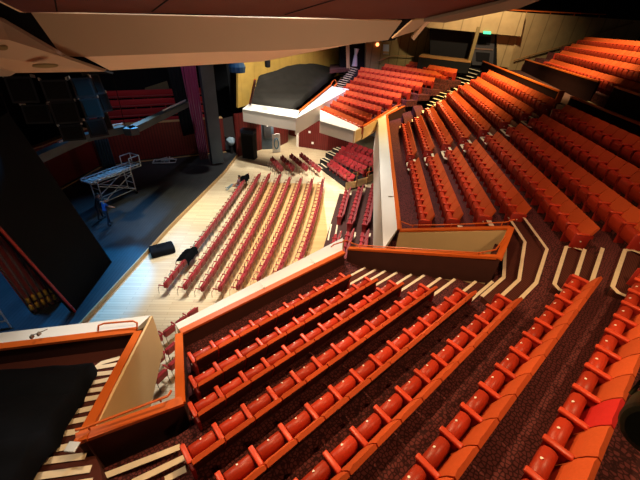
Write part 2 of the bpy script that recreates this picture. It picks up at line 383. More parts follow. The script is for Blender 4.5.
# ------------------------------------------------------------------ tip-up theatre seats
def seat_meshes(pitch, hi=True):
    ms = {}
    sg = 3 if hi else 1
    def mk(key, name, bm, m, smooth=True):
        bmesh.ops.recalc_face_normals(bm, faces=bm.faces)
        me = bpy.data.meshes.new(name); bm.to_mesh(me); bm.free(); me.materials.append(m)
        for p in me.polygons: p.use_smooth = smooth
        if smooth and hasattr(me, 'set_sharp_from_angle'): me.set_sharp_from_angle(angle=R(50))
        ms[key] = (name, me)
    x0, x1 = .012, pitch-.012
    # padded backrest, gently hollowed and raked backwards
    bm = bmesh.new(); nx, nz = (6, 5) if hi else (2, 2)
    fr, bk = [], []
    for iz in range(nz+1):
        t = iz/nz; rowf, rowb = [], []
        for ix in range(nx+1):
            u = ix/nx; x = x0+(x1-x0)*u; z = .36+.53*t
            y = -.265-.14*t-.045*max(0, t-.7)/.3-.012*math.sin(math.pi*u)*(1-.3*t)
            edge = .02 if ix in (0, nx) else 0
            rowf.append(bm.verts.new((x, y-edge, z-(.012 if (iz == nz and ix in (0, nx)) else 0)))); rowb.append(bm.verts.new((x, -.365-.15*t+.0, z-.045*(iz == nz))))
        fr.append(rowf); bk.append(rowb)
    for iz in range(nz):
        for ix in range(nx): bm.faces.new((fr[iz][ix], fr[iz][ix+1], fr[iz+1][ix+1], fr[iz+1][ix]))
    for iz in range(nz):
        bm.faces.new((fr[iz][0], fr[iz+1][0], bk[iz+1][0], bk[iz][0])); bm.faces.new((fr[iz][nx], bk[iz][nx], bk[iz+1][nx], fr[iz+1][nx]))
    for ix in range(nx): bm.faces.new((fr[nz][ix], fr[nz][ix+1], bk[nz][ix+1], bk[nz][ix])); bm.faces.new((fr[0][ix], bk[0][ix], bk[0][ix+1], fr[0][ix+1]))
    for iz in range(nz):
        for ix in range(nx): bm.faces.new((bk[iz][ix], bk[iz+1][ix], bk[iz+1][ix+1], bk[iz][ix+1]))
    mk('backrest', 'backrest', bm, M['back'])
    # dark moulded shell on the rear of the backrest
    bm = bmesh.new()
    box(bm, x0+.01, x1-.01, -.39, -.367, .36, .82, .008, 1, Matrix.Translation((0, -.365, .36)) @ Matrix.Rotation(math.atan(.15/.53), 4, 'X') @ Matrix.Translation((0, .365, -.36)))
    mk('shell', 'back_shell', bm, M['shell'], False)
    # tipped-up cushion: thick roll with a round top edge
    bm = bmesh.new(); w0, w1 = .055, pitch-.055
    prof = [(-.262, .24), (-.14, .21), (-.095, .25), (-.07, .38), (-.062, .50), (-.08, .572), (-.13, .603), (-.19, .60), (-.24, .565), (-.262, .45)]
    xs = [w0+.0, w0+.018, w1-.018, w1] if hi else [w0, w1]
    rings = []
    for i, x in enumerate(xs):
        sc = .90 if (hi and i in (0, len(xs)-1)) else 1
        cy = sum(p[0] for p in prof)/len(prof); cz = sum(p[1] for p in prof)/len(prof)
        rings.append([bm.verts.new((x, cy+(p[0]-cy)*sc, cz+(p[1]-cz)*sc)) for p in prof])
    n = len(prof)
    for i in range(len(rings)-1):
        for k in range(n): bm.faces.new((rings[i][k], rings[i][(k+1) % n], rings[i+1][(k+1) % n], rings[i+1][k]))
    bm.faces.new(rings[0]); bm.faces.new(rings[-1][::-1])
    mk('cushion', 'cushion', bm, M['cush'])
    bm = bmesh.new(); bmesh.ops.create_cone(bm, cap_ends=True, segments=12, radius1=.017, radius2=.017, depth=.012)
    bmesh.ops.transform(bm, matrix=Matrix.Translation((pitch/2, -.115, .597)) @ Matrix.Rotation(R(-25), 4, 'X'), verts=bm.verts)
    mk('plate', 'number_plate', bm, M['plate'])
    # armrest with its slim standard
    bm = bmesh.new(); box(bm, -.042, .042, -.355, -.025, .585, .635, .018, sg); mk('arm', 'armrest', bm, M['arm'])
    bm = bmesh.new()
    loft(bm, [V(-.018, -.33, 0), V(.018, -.33, 0), V(.018, -.10, 0), V(-.018, -.10, 0)], [V(-.018, -.36, .59), V(.018, -.36, .59), V(.018, -.05, .59), V(-.018, -.05, .59)])
    mk('leg', 'standard', bm, M['endp'], False)
    bm = bmesh.new(); box(bm, -.028, .028, -.47, .01, .0, .60, .015, sg); mk('endp', 'end_panel', bm, M['endp'])
    bm = bmesh.new(); bmesh.ops.create_cone(bm, cap_ends=True, segments=12, radius1=.02, radius2=.02, depth=.02)
    bmesh.ops.transform(bm, matrix=Matrix.Translation((-.03, -.2, .40)) @ Matrix.Rotation(R(90), 4, 'Y'), verts=bm.verts); mk('light', 'row_light', bm, M['plate'])
    return ms
def build_seat(ms, kind, loc, rz, pitch, plate=True):
    r = empty('theatre_seat', loc, rz)
    def p(key, x=0, par=None, flip=False):
        o = bpy.data.objects.new(ms[key][0], ms[key][1]); C.objects.link(o); o.parent = par or r; o.location.x = x
        if flip: o.scale.x = -1
        return o
    p('backrest'); p('shell'); cu = p('cushion')
    if plate: p('plate', 0, cu)
    if kind in ('first', 'only'):
        e = p('endp', 0); p('light', 0, e)
    else: p('leg')
    p('arm')
    if kind in ('last', 'only'):
        p('arm', pitch); e = p('endp', pitch); l = p('light', .06, e)
    return r
rows = []        # (block, row index, list of (world loc, rz), pitch, describe)
def add_row(block, k, a, b, z, want, order='start', fix=None):
    d = (b-a); d.z = 0; L = d.length; n = max(1, round(L/want)); pit = fix or L/n
    rz = math.atan2(d.y, d.x); t = d.normalized()
    rows.append((block, k, [(V(a.x, a.y, z)+t*pit*i, rz) for i in range(n)], pit, n, order))
NS = [(1.11, 5.80), (.87, 6.10), (.61, 6.30), (.22, 6.52), (-.08, 6.78), (.62, 6.88), (1.31, 8.27), (1.88, 8.85)]
for k in range(8): add_row('N', k, NW(NS[k][0], NP[k]), NW(NS[k][1], NP[k]), NF[k], .53)
AN = [11.53, 11.25, 10.9, 10.45, 8.6, 8.0, 7.2, 6.6]
for j in range(8):
    add_row('A', j, AW(AU[j], AN[j]), AW(AU[j], 18.0), AF[j], .60, 'end')
    add_row('B', j, AW(AU[j], 19.1), AW(AU[j], FARV[j]), AF[j], .60)
# far block beyond (faces the stage from the other side)
CP = [((324.4, 105), (363.8, 121.5)), ((331, 99), (372, 114)), ((336.6, 94.4), (382.5, 106.5)), ((342, 88.8), (393.8, 100.4)), ((347.8, 83), (403, 93.8)), ((354.4, 77), (412.5, 88.6)), ((358, 71.5), (424.5, 82.8)), ((362, 67), (437, 77.8)), ((386, 63.5), (450, 73.2)), ((410, 61), (458, 69))]
CFZ = [4.4, 4.6, 4.85, 5.17, 5.47, 5.86, 6.3, 6.7, 7.1, 7.5]
Crow = []
for k, (a, b) in enumerate(CP):
    A_, B_ = at(*a, CFZ[k]+.9), at(*b, CFZ[k]+.9)
    mdir = (A_-B_).normalized()
    bk = V(.78, .62); A_, B_ = A_-bk*.5, B_-bk*.5
    Crow.append((A_, B_)); add_row('C', k, B_, A_, CFZ[k], .53)
# rear block above the cross aisle
EZ = [8.75, 9.38, 9.92, 10.46]
ed = V(math.cos(R(77)), math.sin(R(77))); en = V(ed.y, -ed.x)

for k, (v0, v1) in enumerate([(14.5, 36.2), (14.5, 37.4), (15, 38.5), (20, 39)]):
    u = 10.8+.93*k-.5
    # this block's rows were surveyed from their back tops
    a, b = en*u+ed*v0, en*u+ed*v1
    add_row('E', k, a, b, EZ[k], .62)
cand = []
for (blk, k, lst, pit, n, order) in rows:
    for i, (loc, rz) in enumerate(lst):
        q = proj(loc+V(0, 0, .6)+V(math.cos(rz), math.sin(rz))*pit/2)
        if q and -12 < q[0] < 655 and -20 < q[1] < 497: cand.append([q[2], blk, k, i, loc, rz, pit, n, order])
cand.sort(key=lambda c: c[0])
MS = {}
def meshes_for(pit, hi):
    key = (round(pit, 3), hi)
    if key not in MS: MS[key] = seat_meshes(pit, hi)
    return MS[key]
BL = {'N': 'nearest block', 'A': 'right block before the centre aisle', 'B': 'right block beyond the centre aisle'}
GR = {'N': 'tip-up seats of the nearest block', 'A': 'tip-up seats of the right block before the aisle', 'B': 'tip-up seats of the right block beyond the aisle'}
protos = {}
redloc = at(585, 402, 7.5)
reddist = min(cand, key=lambda c: (c[4]+V(math.cos(c[5]), math.sin(c[5]))*.27-V(redloc.x, redloc.y, c[4].z)).length if c[1] == 'N' and c[2] == 7 else 99)
for c in cand[:300]:
    _, blk, k, i, loc, rz, pit, n, order = c
    kind = 'first' if i == 0 else ('last' if i == n-1 else 'mid')
    key = (blk == 'N', kind, round(pit, 3))
    if key not in protos:
        protos[key] = build_seat(meshes_for(pit, blk == 'N'), kind, loc, rz, pit, blk == 'N'); r = protos[key]
    else:
        r = copy_tree(protos[key]); r.location = loc; r.rotation_euler = (0, 0, rz)
    if blk == 'N': lab = 'orange-red tip-up seat, %s from the left in the %s row of the nearest block' % (ORD[i], ORD[k])
    elif blk == 'A': lab = 'red tip-up seat before the centre aisle, %s from that aisle in the %s row' % (ORD[n-1-i], ORD[k])
    elif blk == 'B': lab = 'orange tip-up seat beyond the centre aisle, %s from that aisle in the %s row' % (ORD[i], ORD[k])
    else: lab = 'pink-red tip-up seat of the far block, %s from its left in row %s' % (ORD[i], ORD[k])
    tag(r, lab, 'seat', GR.get(blk, 'tip-up seats of the far block'))
    if c is reddist:
        for ch in r.children:
            if ch.name.startswith('backrest'):
                me = ch.data.copy(); me.materials.clear(); me.materials.append(M['backred']); ch.data = me; ch['label'] = 'bright red backrest among orange ones'
# everything further away is one mass of seats
low = meshes_for(.53, False)
verts, faces, mi = [], [], []
mats = [M['back'], M['cush'], M['arm'], M['endp'], M['shell']]
for c in cand[300:]:
    _, blk, k, i, loc, rz, pit, n, order = c
    T = Matrix.Translation(loc) @ Matrix.Rotation(rz, 4, 'Z') @ Matrix.Diagonal((pit/.53, 1, 1, 1))
    items = [('backrest', 0, 0), ('cushion', 1, 0), ('arm', 2, 0), ('shell', 4, 0), ('endp' if i == 0 else 'leg', 3, 0)]
    if i == n-1: items += [('endp', 3, .53), ('arm', 2, .53)]
    for key, m_, x in items:
        me = low[key][1]; b0 = len(verts)
        verts += [tuple(T @ (v.co+V(x, 0, 0))) for v in me.vertices]
        for p in me.polygons: faces.append(tuple(b0+v for v in p.vertices)); mi.append(m_)
me = bpy.data.meshes.new('distant_theatre_seats'); me.from_pydata(verts, [], faces)
for m_ in mats: me.materials.append(m_)
me.polygons.foreach_set('material_index', mi)
o = link('distant_theatre_seats', me)
tag(o, 'rows of small red tip-up seats in the far blocks and the rear block', 'seats', None, 'stuff')
# ------------------------------------------------------------------ parapets of the terraces
def parapet(name, segs, inner=M['inner'], cap=M['cap']):
    """segs: (a, b, zbase_a, zbase_b, side) with a-b the inner top edge; a carpeted wall under an orange capping"""
    par = None
    bm = bmesh.new()
    for a, b, z0, z1, sd in segs: wallseg(bm, a-V(0, 0, .05), b-V(0, 0, .05), z0, z1, .10, sd)
    par = struct(name, bm, inner)
    bm = bmesh.new()
    for a, b, z0, z1, sd in segs:
        d = (b-a).normalized(); n = V(-d.y, d.x, 0).normalized()*sd
        lo = [a-n*.035-V(0, 0, .07), b-n*.035-V(0, 0, .07), b+n*.135-V(0, 0, .07), a+n*.135-V(0, 0, .07)]
        loft(bm, lo, [p+V(0, 0, .07) for p in lo])
    fin('orange_capping', bm, cap, par)
    return par
def handrail(par, pts, r=.022, posts=(), drop=.09):
    bm = bmesh.new(); tube(bm, pts, r, 8)
    for p in posts: tube(bm, [p, V(p.x, p.y, p.z-drop)], r*.7, 6)
    fin('handrail', bm, M['cap'], par)
# near block: front, left and right
fa, fb = at(181, 332.5, 4.95), at(345, 252, 4.95)
tipN, tipA = at(497, 257, 6.5), at(510, 226, 6.5)
lb = at(183, 402, 5.6); fb2 = at(348, 248, 4.95)
w = parapet('wall_near_front', [(fa, fb, 4.0, 4.0, 1)])
oa, ob = at(175, 322.5, 4.9), at(343, 236.5, 4.9)
# white sloping ledge outside the capping and the fascia beneath it
dF = (fb-fa).normalized(); nF = V(-dF.y, dF.x, 0)
bm = bmesh.new(); i0, i1 = fa+nF*.13, fb+nF*.13
loft(bm, [i0-V(0, 0, .12), i1-V(0, 0, .12), ob-V(0, 0, .30), oa-V(0, 0, .30)], [i0-V(0, 0, .02), i1-V(0, 0, .02), ob-V(0, 0, .05), oa-V(0, 0, .05)])
ld = fin('white_ledge', bm, M['white'], w)
bm = bmesh.new(); wallseg(bm, oa-V(0, 0, .1), ob-V(0, 0, .1), 3.2, 3.2, .08, -1); fin('fascia', bm, M['tan'], w)
for t in (.44, .78):
    p = i0.lerp(i1, t); bm = bmesh.new(); box(bm, p.x-.03, p.x+.03, p.y-.03, p.y+.03, p.z-.02, p.z+.05, .01); tube(bm, [p+V(0, 0, .04), p+nF*.3+V(.05, -.05, .03)], .012); fin('ledge_bracket', bm, M['white'], w)
w = parapet('wall_near_left', [(lb, fa, 4.6, 4.0, 1)])
w = parapet('wall_near_right', [(fb2, tipN, 4.0, 5.6, 1)])
dR = (tipN-fb2).normalized()
handrail(w, [at(331, 247, 4.95), at(334, 244.5, 5.1), at(347, 240.5, 5.12), at(352, 243, 5.1), fb2.lerp(tipN, .08)+V(0, 0, .14), fb2.lerp(tipN, .9)+V(0, 0, .10), tipN+V(-.05, .1, .16), tipN.lerp(tipA, .5)+V(0, 0, .15)], .02, [fb2.lerp(tipN, t)+V(0, 0, .13) for t in (.1, .5, .9)])
# right-hand block: near side, end of the slot, front ledge, far side
an = at(401, 229, 5.15)
w = parapet('wall_slot_end', [(tipN, tipA, 5.5, 5.5, -1)])
w = parapet('wall_right_near', [(an, tipA, 4.2, 5.5, -1)])
bm = bmesh.new(); dd = (tipA-an).normalized(); nn_ = V(-dd.y, dd.x, 0)*-1
wallseg(bm, an+nn_*.11-V(0, 0, .1), tipA+nn_*.11-V(0, 0, .1), 2.6, 2.6, .06, -1); fin('tan_fascia', bm, M['tan'], w)
handrail(w, [at(399, 208, 5.15), at(400, 221, 5.5), an.lerp(tipA, .1)+V(0, 0, .15), an.lerp(tipA, .5)+V(0, 0, .12), an.lerp(tipA, .95)+V(0, 0, .14), tipA+V(.12, .1, .18)], .02, [an.lerp(tipA, t)+V(0, 0, .12) for t in (.12, .5, .93)])
ff = at(387.5, 114.5, 5.15)
w = parapet('wall_right_front', [(an, ff, 4.0, 4.0, 1)])
o1, o2 = at(383.5, 248, 5.05), at(378, 117, 5.05)
dA = (ff-an).normalized(); nA = V(-dA.y, dA.x, 0)
bm = bmesh.new(); i0, i1 = an+nA*.13, ff+nA*.13
o1b = o1
loft(bm, [i0-V(0, 0, .12), i1-V(0, 0, .12), o2-V(0, 0, .30), o1b-V(0, 0, .30)], [i0-V(0, 0, .02), i1-V(0, 0, .02), o2-V(0, 0, .05), o1b-V(0, 0, .05)])
fin('white_ledge', bm, M['white'], w)
bm = bmesh.new(); wallseg(bm, o1b-V(0, 0, .1), o2-V(0, 0, .1), 2.6, 2.6, .08, -1); fin('fascia', bm, M['white'], w)
bm = bmesh.new(); p = at(391, 197, 5.1); box(bm, p.x-.12, p.x+.12, p.y-.02, p.y+.02, p.z, p.z+.04, .01); fin('ledge_bracket', bm, M['metal'], w)
fr_ = at(426, 95, 5.9)
w = parapet('wall_right_far', [(ff, fr_, 4.0, 5.0, 1)])
# far block: right side, front and left side
c0 = at(362, 126, 4.95); c1 = at(417, 93, 5.9)
co_ = at(355, 131.5, 4.9)
w = parapet('wall_far_right', [(c0, c1, 4.0, 4.9, -1)])
dd = (c1-c0).normalized(); nn_ = V(-dd.y, dd.x, 0)*-1
bm = bmesh.new(); wallseg(bm, c0+nn_*.11-V(0, 0, .08), c1+nn_*.11-V(0, 0, .08), 4.0, 4.8, .08, -1); fin('tan_fascia', bm, M['tan'], w)
bm = bmesh.new(); a_, b_ = at(398, 98, 5.8), at(412, 94, 5.95); tube(bm, [a_, b_], .03, 8); tube(bm, [c1+V(0, 0, .02), c1+V(-.1, .1, .35), at(421, 87.5, 6.2), at(427, 91, 6.1)], .03, 8); fin('handrail', bm, M['cap'], w)
cl = at(320, 109.5, 4.95); co2 = at(308, 112, 4.9); clx = at(308.5, 112, 4.95)
w = parapet('wall_far_front', [(c0, cl, 4.0, 4.0, -1)])
ol, orr = at(320, 121, 4.88), at(355, 131, 4.88)
bm = bmesh.new(); loft(bm, [c0-V(0, 0, .14), cl-V(0, 0, .14), ol-V(0, 0, .30), orr-V(0, 0, .30)], [c0+V(0, 0, .02), cl+V(0, 0, .02), ol, orr]); fin('white_ledge', bm, M['white'], w)
bm = bmesh.new(); wallseg(bm, orr-V(0, 0, .02), ol-V(0, 0, .02), 4.0, 4.0, .12, -1); fin('fascia', bm, M['white'], w)
bm = bmesh.new(); wallseg(bm, orr-V(0, 0, .02), c0+nn_*.1-V(0, 0, .08), 4.0, 4.0, .08, 1); fin('tan_fascia', bm, M['tan'], w)
clt = at(337, 83.5, 6.25)
w = parapet('wall_far_left', [(cl, clt, 4.0, 5.2, 1)])
# the covered block at the far side: front ledge, right and left rails
d0, d1 = at(249, 104, 4.95), at(299.5, 111, 4.95)
do0, do1 = at(242.5, 109, 4.88), at(296, 118, 4.88)
w = parapet('wall_covered_front', [(d1, d0, 4.0, 4.0, -1)], M['inner'], M['white'])
bm = bmesh.new(); loft(bm, [d1-V(0, 0, .14), d0-V(0, 0, .14), do0-V(0, 0, .3), do1-V(0, 0, .3)], [d1+V(0, 0, .02), d0+V(0, 0, .02), do0, do1]); fin('white_ledge', bm, M['white'], w)
bm = bmesh.new(); wallseg(bm, do1-V(0, 0, .02), do0-V(0, 0, .02), 3.9, 3.9, .12, -1); fin('fascia', bm, M['white'], w)
d2 = at(331, 85, 6.2)
w = parapet('wall_covered_right', [(d1, d2, 4.0, 5.2, 1)])
bm = bmesh.new(); dd = (d2-d1).normalized(); nn_ = V(-dd.y, dd.x, 0)*-1
q = [do1-V(0, 0, .02), d2+nn_*.5-V(0, 0, .05)]
loft(bm, [do1-V(0, 0, 1.3), d2+nn_*1.9-V(0, 0, 1.3), d2+nn_*1.7-V(0, 0, 1.3), do1+V(-.1, .2, -1.3)], [do1-V(0, 0, .03), d2+nn_*1.9-V(0, 0, .12), d2+nn_*.1-V(0, 0, .1), d1+nn_*.1-V(0, 0, .06)]); fin('white_fascia', bm, M['white'], w)
bm = bmesh.new(); tube(bm, [d2, d2+V(.1, .3, .25), clt+V(-.2, .2, .3), clt], .035, 8); fin('handrail', bm, M['cap'], w)
e1 = at(254.5, 79, 7.2)
w = parapet('wall_covered_left', [(d0, e1, d0.z-.3, e1.z-.3, 1)])

# ------------------------------------------------------------------ left block: ledge, rails, steps, cloth cover
g0, g1, g2 = at(-70, 356, 4.95), at(136, 331, 4.95), at(76, 441, 6.0)
w = parapet('wall_left_front', [(g0, g1, 4.0, 4.0, 1)])
h0, h1 = at(-70, 339.5, 4.9), at(150, 314, 4.9)
bm = bmesh.new(); k = V(0, 0, 1)
dG = (g1-g0).normalized(); nG = V(-dG.y, dG.x, 0)*.13
loft(bm, [g0+nG-k*.12, g1+nG-k*.12, h1-k*.3, h0-k*.3], [g0+nG-k*.02, g1+nG-k*.02, h1-k*.05, h0-k*.05]); fin('white_ledge', bm, M['white'], w)
bm = bmesh.new(); wallseg(bm, h0-k*.1, h1-k*.1, 3.2, 3.2, .08, -1); fin('fascia', bm, M['tan'], w)
for x in (32, 39):
    p = at(x, 337-(x-32)*.4, 5.16); bm = bmesh.new(); box(bm, p.x-.025, p.x+.025, p.y-.04, p.y+.04, p.z-.03, p.z+.05, .01); tube(bm, [p+k*.04, p+V(.12, .12, .04)], .01); fin('ledge_bracket', bm, M['metal'], w)
handrail(w, [at(98, 331, 4.95), at(98.5, 325.5, 5.08), at(104, 323.5, 5.1), at(133, 321, 5.1), at(137, 323, 5.08), at(137, 329, 4.95)], .022)
w = parapet('wall_left_side', [(g1, g2, 4.0, 5.0, 1)])
dd = (g2-g1).normalized(); nn_ = V(-dd.y, dd.x, 0)
bm = bmesh.new(); b1, b2 = g1+nn_*.11-k*.08, g2+nn_*.11-k*.08
wallseg(bm, at(150.5, 316, 4.88), b2-dd*.2, 3.55, 3.55, .05, 1); fin('tan_fascia', bm, M['tan'], w)
w = parapet('wall_slot_near', [(g2, lb, 4.9, 4.6, 1)])
bm = bmesh.new(); dd2 = (lb-g2).normalized(); nn2 = V(-dd2.y, dd2.x, 0)
wallseg(bm, g2+nn2*.11-k*.1, lb+nn2*.11-k*.1, 3.4, 3.4, .05, 1); fin('tan_fascia', bm, M['tan'], w)
handrail(w, [at(75, 430, 6.16), at(84, 428, 6.12), at(168, 396, 5.92), at(171, 391, 5.85)], .022, [at(88, 427, 6.12), at(160, 399, 5.92)])
bm = bmesh.new(); q = at(73, 447, 6.07); box(bm, q.x-.09, q.x+.07, q.y-.07, q.y+.07, q.z-.01, q.z+.015, .004); fin('metal_corner', bm, M['alu'], w)
# terrace of the left block and the steps between it and the near block
tr = bmesh.new()
FS = [((104, 362), (120, 358), 4.50), ((99, 367.5), (117, 364.5), 4.58), ((92, 375), (112, 372.5), 4.70), ((87, 383.5), (109, 379.5), 4.80), ((82, 392), (103, 389), 4.92), ((77, 401), (99, 397), 5.02), ((69, 412.5), (93, 408), 5.14), ((59, 424), (87, 419), 5.26), ((51, 436), (81, 431), 5.38), ((44, 450), (78, 445), 5.5), ((40, 462), (86, 456), 5.62), ((42, 476), (91, 469), 5.74), ((30, 492), (92, 482), 5.86)]
slab(tr, [at(-90, 385, 4.4), at(-90, 352, 4.4), at(150, 343, 4.4), at(118, 362, 4.4)], .4)
pts = [(at(a[0]-42, a[1]+7, z), at(b[0]+9 if i > 9 else b[0]+4, b[1], z)) for i, (a, b, z) in enumerate(FS)]
for i in range(len(FS)-1):
    a, b = pts[i]; c, d = pts[i+1]; z = FS[i][2]
    slab(tr, [V(a.x, a.y, z), V(b.x, b.y, z), V(d.x, d.y, z), V(c.x, c.y, z)], .3)
st = struct('floor_steps', tr, M['stepcarpet'])
strips = []
for i, (a, b, z) in enumerate(FS):
    A_, B_ = at(*a, z+.01), at(*b, z+.01)
    if i in (0, 3, 6, 9): strips.append(([A_+(A_-B_)*.25+V(-.02, -.12, 0), A_+V(-.03, -.03, 0), B_], 0))
    else: strips.append(([A_+(A_-B_)*.3, B_], 0))
stair(strips, st, .10)
# landing left of the near block with its own nosings
tr = bmesh.new(); zz = 5.2
nb = [at(91, 474, 5.25), at(188, 431, 5.0), at(205, 470, 5.0), at(205, 540, 5.1), at(60, 540, 5.4)]
slab(tr, nb, .3); st = struct('floor_landing', tr, M['carpet'])
strips = [([at(100, 478, 5.27), at(170, 451, 5.27), at(180, 447, 5.27)], 0), ([at(132, 483, 5.29), at(186, 457, 5.29)], 0), ([at(165, 480, 5.31), at(186, 469, 5.31)], 0), ([at(182, 482, 5.33), at(187, 478, 5.33)], 0)]
stair(strips, st, .10)
def cloth(name, outline, z_of, m, skirt, res=26, folds=.04, seed=0, label='', cat='dust cover', bands=(), crown=0):
    """cloth thrown over seat rows: four corner bilinear patch with sagging folds and hanging sides"""
    bm = bmesh.new(); p00, p10, p11, p01 = outline
    g = []
    for j in range(res+1):
        row = []
        for i in range(res+1):
            u, v = i/res, j/res
            p = p00.lerp(p10, u).lerp(p01.lerp(p11, u), v)
            nzv = noise.noise(V(p.x*.9+seed, p.y*.9, 0))*folds*2+noise.noise(V(p.x*3+seed, p.y*3, 5))*folds
            st_ = 0
            if bands: st_ = bands[1]*abs(math.sin(math.pi*v*bands[0]))**.6
            st_ += crown*4*u*(1-u)*v*v
            p = p+V(noise.noise(V(u*4, v*4, seed))*.04, noise.noise(V(u*6, v*6, seed+9))*.06, nzv+st_)
            row.append(bm.verts.new(p))
        g.append(row)
    for j in range(res):
        for i in range(res): bm.faces.new((g[j][i], g[j][i+1], g[j+1][i+1], g[j+1][i]))
    ring = g[0][:]+[g[j][res] for j in range(1, res+1)]+[g[res][i] for i in range(res-1, -1, -1)]+[g[j][0] for j in range(res-1, 0, -1)]
    cen = sum((v.co for v in ring), V(0, 0, 0))/len(ring)
    low_ = [bm.verts.new(v.co+((v.co-cen)*V(1, 1, 0).length*0 if False else V((v.co-cen).x, (v.co-cen).y, 0).normalized()*(.04+.02*math.sin(i*.5)))-V(0, 0, skirt)) for i, v in enumerate(ring)]
    n = len(ring)
    for i in range(n): bm.faces.new((ring[i], low_[i], low_[(i+1) % n], ring[(i+1) % n]))
    o = fin(name, bm, m, None, True); tag(o, label, cat); return o
cloth('dust_cover', (at(-70, 505, 6.35), at(8, 492, 6.4), at(93, 363, 5.0), at(-70, 374, 5.05)), None, M['drape'], .42, 30, .035, 3, 'dark navy-black cloth thrown over the seats of the left block', bands=(3, .10))
# terrace and cover of the far covered block
tr = bmesh.new()
dz = [d0+V(0, 0, -.75), d1+V(0, 0, -.75), at(352, 70, 6.2), at(262, 84, 6.2)]
slab(tr, dz, .5); struct('floor_terrace', tr, M['carpet'])
cloth('dust_cover', (d0+V(.15, .3, .15), d1+V(-.7, .35, .1), at(346, 62.5, 7.3), at(259, 77, 6.75)), None, M['drapeg'], .5, 34, .03, 11, 'large grey-black cloth covering the stepped seats of the far corner block', bands=(7, .16), crown=1.3)
cp = Crow
tr = bmesh.new()
for k in range(len(cp)):
    bk = V(.78, .62)
    a, b = cp[k]
    dcr = (b-a).normalized()
    nx = cp[k+1] if k < len(cp)-1 else (a+bk*1.4, b+bk*1.4)
    f = -.15
    q = [a-dcr*1.0+bk*f*2, b+dcr*.25+bk*f*2, nx[1]+dcr*.25+bk*f*2, nx[0]-dcr*1.0+bk*f*2]
    if k == 0: q[0] = V(cl.x+.3, cl.y, 0); q[1] = V(c0.x, c0.y+.1, 0)
    slab(tr, [V(p.x, p.y, CFZ[k]) for p in q], .5)
struct('floor_terrace', tr, M['carpet']); tr = bmesh.new()
# top landing in front of the counter and doors
slab(tr, [at(330, 70, 7.42), at(366, 66.5, 7.42), at(410, 62, 7.42), at(452, 68, 7.42), at(480, 70, 7.9), at(512, 74, 7.9), at(512, 60, 7.9), at(330, 52, 7.42)], .3)
struct('floor_terrace', tr, M['tread'])
# stairs on either side of the far block
def flight(n, l0, r0_, l1, r1_, z0, z1, w=.12):
    tr = bmesh.new(); strips = []
    P = []
    for i in range(n+1):
        t = i/n; z = z0+(z1-z0)*t
        P.append((at(l0[0]+(l1[0]-l0[0])*t, l0[1]+(l1[1]-l0[1])*t, z), at(r0_[0]+(r1_[0]-r0_[0])*t, r0_[1]+(r1_[1]-r0_[1])*t, z), z))
    for i in range(n):
        a, b, z = P[i]; c, d, _ = P[i+1]
        slab(tr, [a, b, V(d.x, d.y, z), V(c.x, c.y, z)], .6); strips.append(([a+V(0, 0, .005), b+V(0, 0, .005)], 0))
    st = struct('floor_steps', tr, M['steps']); stair(strips, st, w)
flight(12, (331, 89), (341, 91), (349.5, 65), (358.5, 67.5), 5.55, 7.6, .20)
flight(13, (427, 104.5), (440, 108.5), (470, 65), (483, 68.5), 5.75, 8.25, .20)
# ------------------------------------------------------------------ rear: parapets, cross aisle, rear block
def panel(pts, th, dirn):
    """solid plate: polygon of 3-D points pushed back by th along dirn"""
    bm = bmesh.new(); d = Vector(dirn).normalized()*th
    loft(bm, [p+d for p in pts], pts); return bm
UR = 10.3
zr = atp(560, 91, AW(UR, 0), au).z
va, vb = atp(560, 91, AW(UR, 0), au).dot(av), atp(483, 60, AW(UR, 0), au).dot(av)
w = parapet('wall_rear_rail', [(AW(UR, va, zr), AW(UR, min(vb, 42), zr), 7.2, 7.2, -1)], M['darkred'])
bm = bmesh.new(); p = AW(UR+.1, va, 0); box(bm, p.x-.16, p.x+.16, p.y-.05, p.y+.03, 7.4, zr+.03, .01); fin('end_post', bm, M['cap'], w)
p2 = atp(571, 96, AW(UR, 0), au)
parapet('wall_rear_rail', [(AW(UR, 3, p2.z), AW(UR, p2.dot(av), p2.z), 7.2, 7.2, -1)], M['darkred'])
tr = bmesh.new()
slab(tr, [AW(9.7, 3, 7.86), AW(UR+.05, 3, 7.86), AW(UR+.05, 40, 7.86), AW(9.7, 33, 7.86)], .4)
slab(tr, [AW(UR+.05, 2, 8.2), AW(16, 2, 8.2), AW(20, 44, 8.2), AW(UR+.05, 44, 8.2)], .4)
struct('floor_cross_aisle', tr, M['tread'])
# rear block: front walls, terraces
EU = 9.8
def EW(u, v, z=0): return en*u+ed*v+V(0, 0, z)
pe0, pe1 = atp(525.5, 59, EW(EU, 0), en), atp(599, 81, EW(EU, 0), en)
pe2 = atp(615, 86, EW(EU, 0), en); ze = (pe0.z+pe1.z)/2
parapet('wall_rear_block', [(EW(EU, pe1.dot(ed), pe1.z), EW(EU, pe0.dot(ed), pe0.z), 8.1, 8.1, -1)], M['darkred'])
parapet('wall_rear_block', [(EW(EU, 4, pe2.z), EW(EU, pe2.dot(ed), pe2.z), 8.1, 8.1, -1)], M['darkred'])
tr = bmesh.new()
for k in range(4):
    uu = 10.3+.93*k
    slab(tr, [EW(uu-.45, 4, EZ[k]), EW(uu+.5 if k < 3 else uu+2, 4, EZ[k]), EW(uu+.5 if k < 3 else uu+2, 41, EZ[k]), EW(uu-.45, 41, EZ[k])], .6)
struct('floor_terrace', tr, M['carpet'])
tr = bmesh.new(); strips = []
vv0, vv1 = pe2.dot(ed)+.1, pe1.dot(ed)-.15
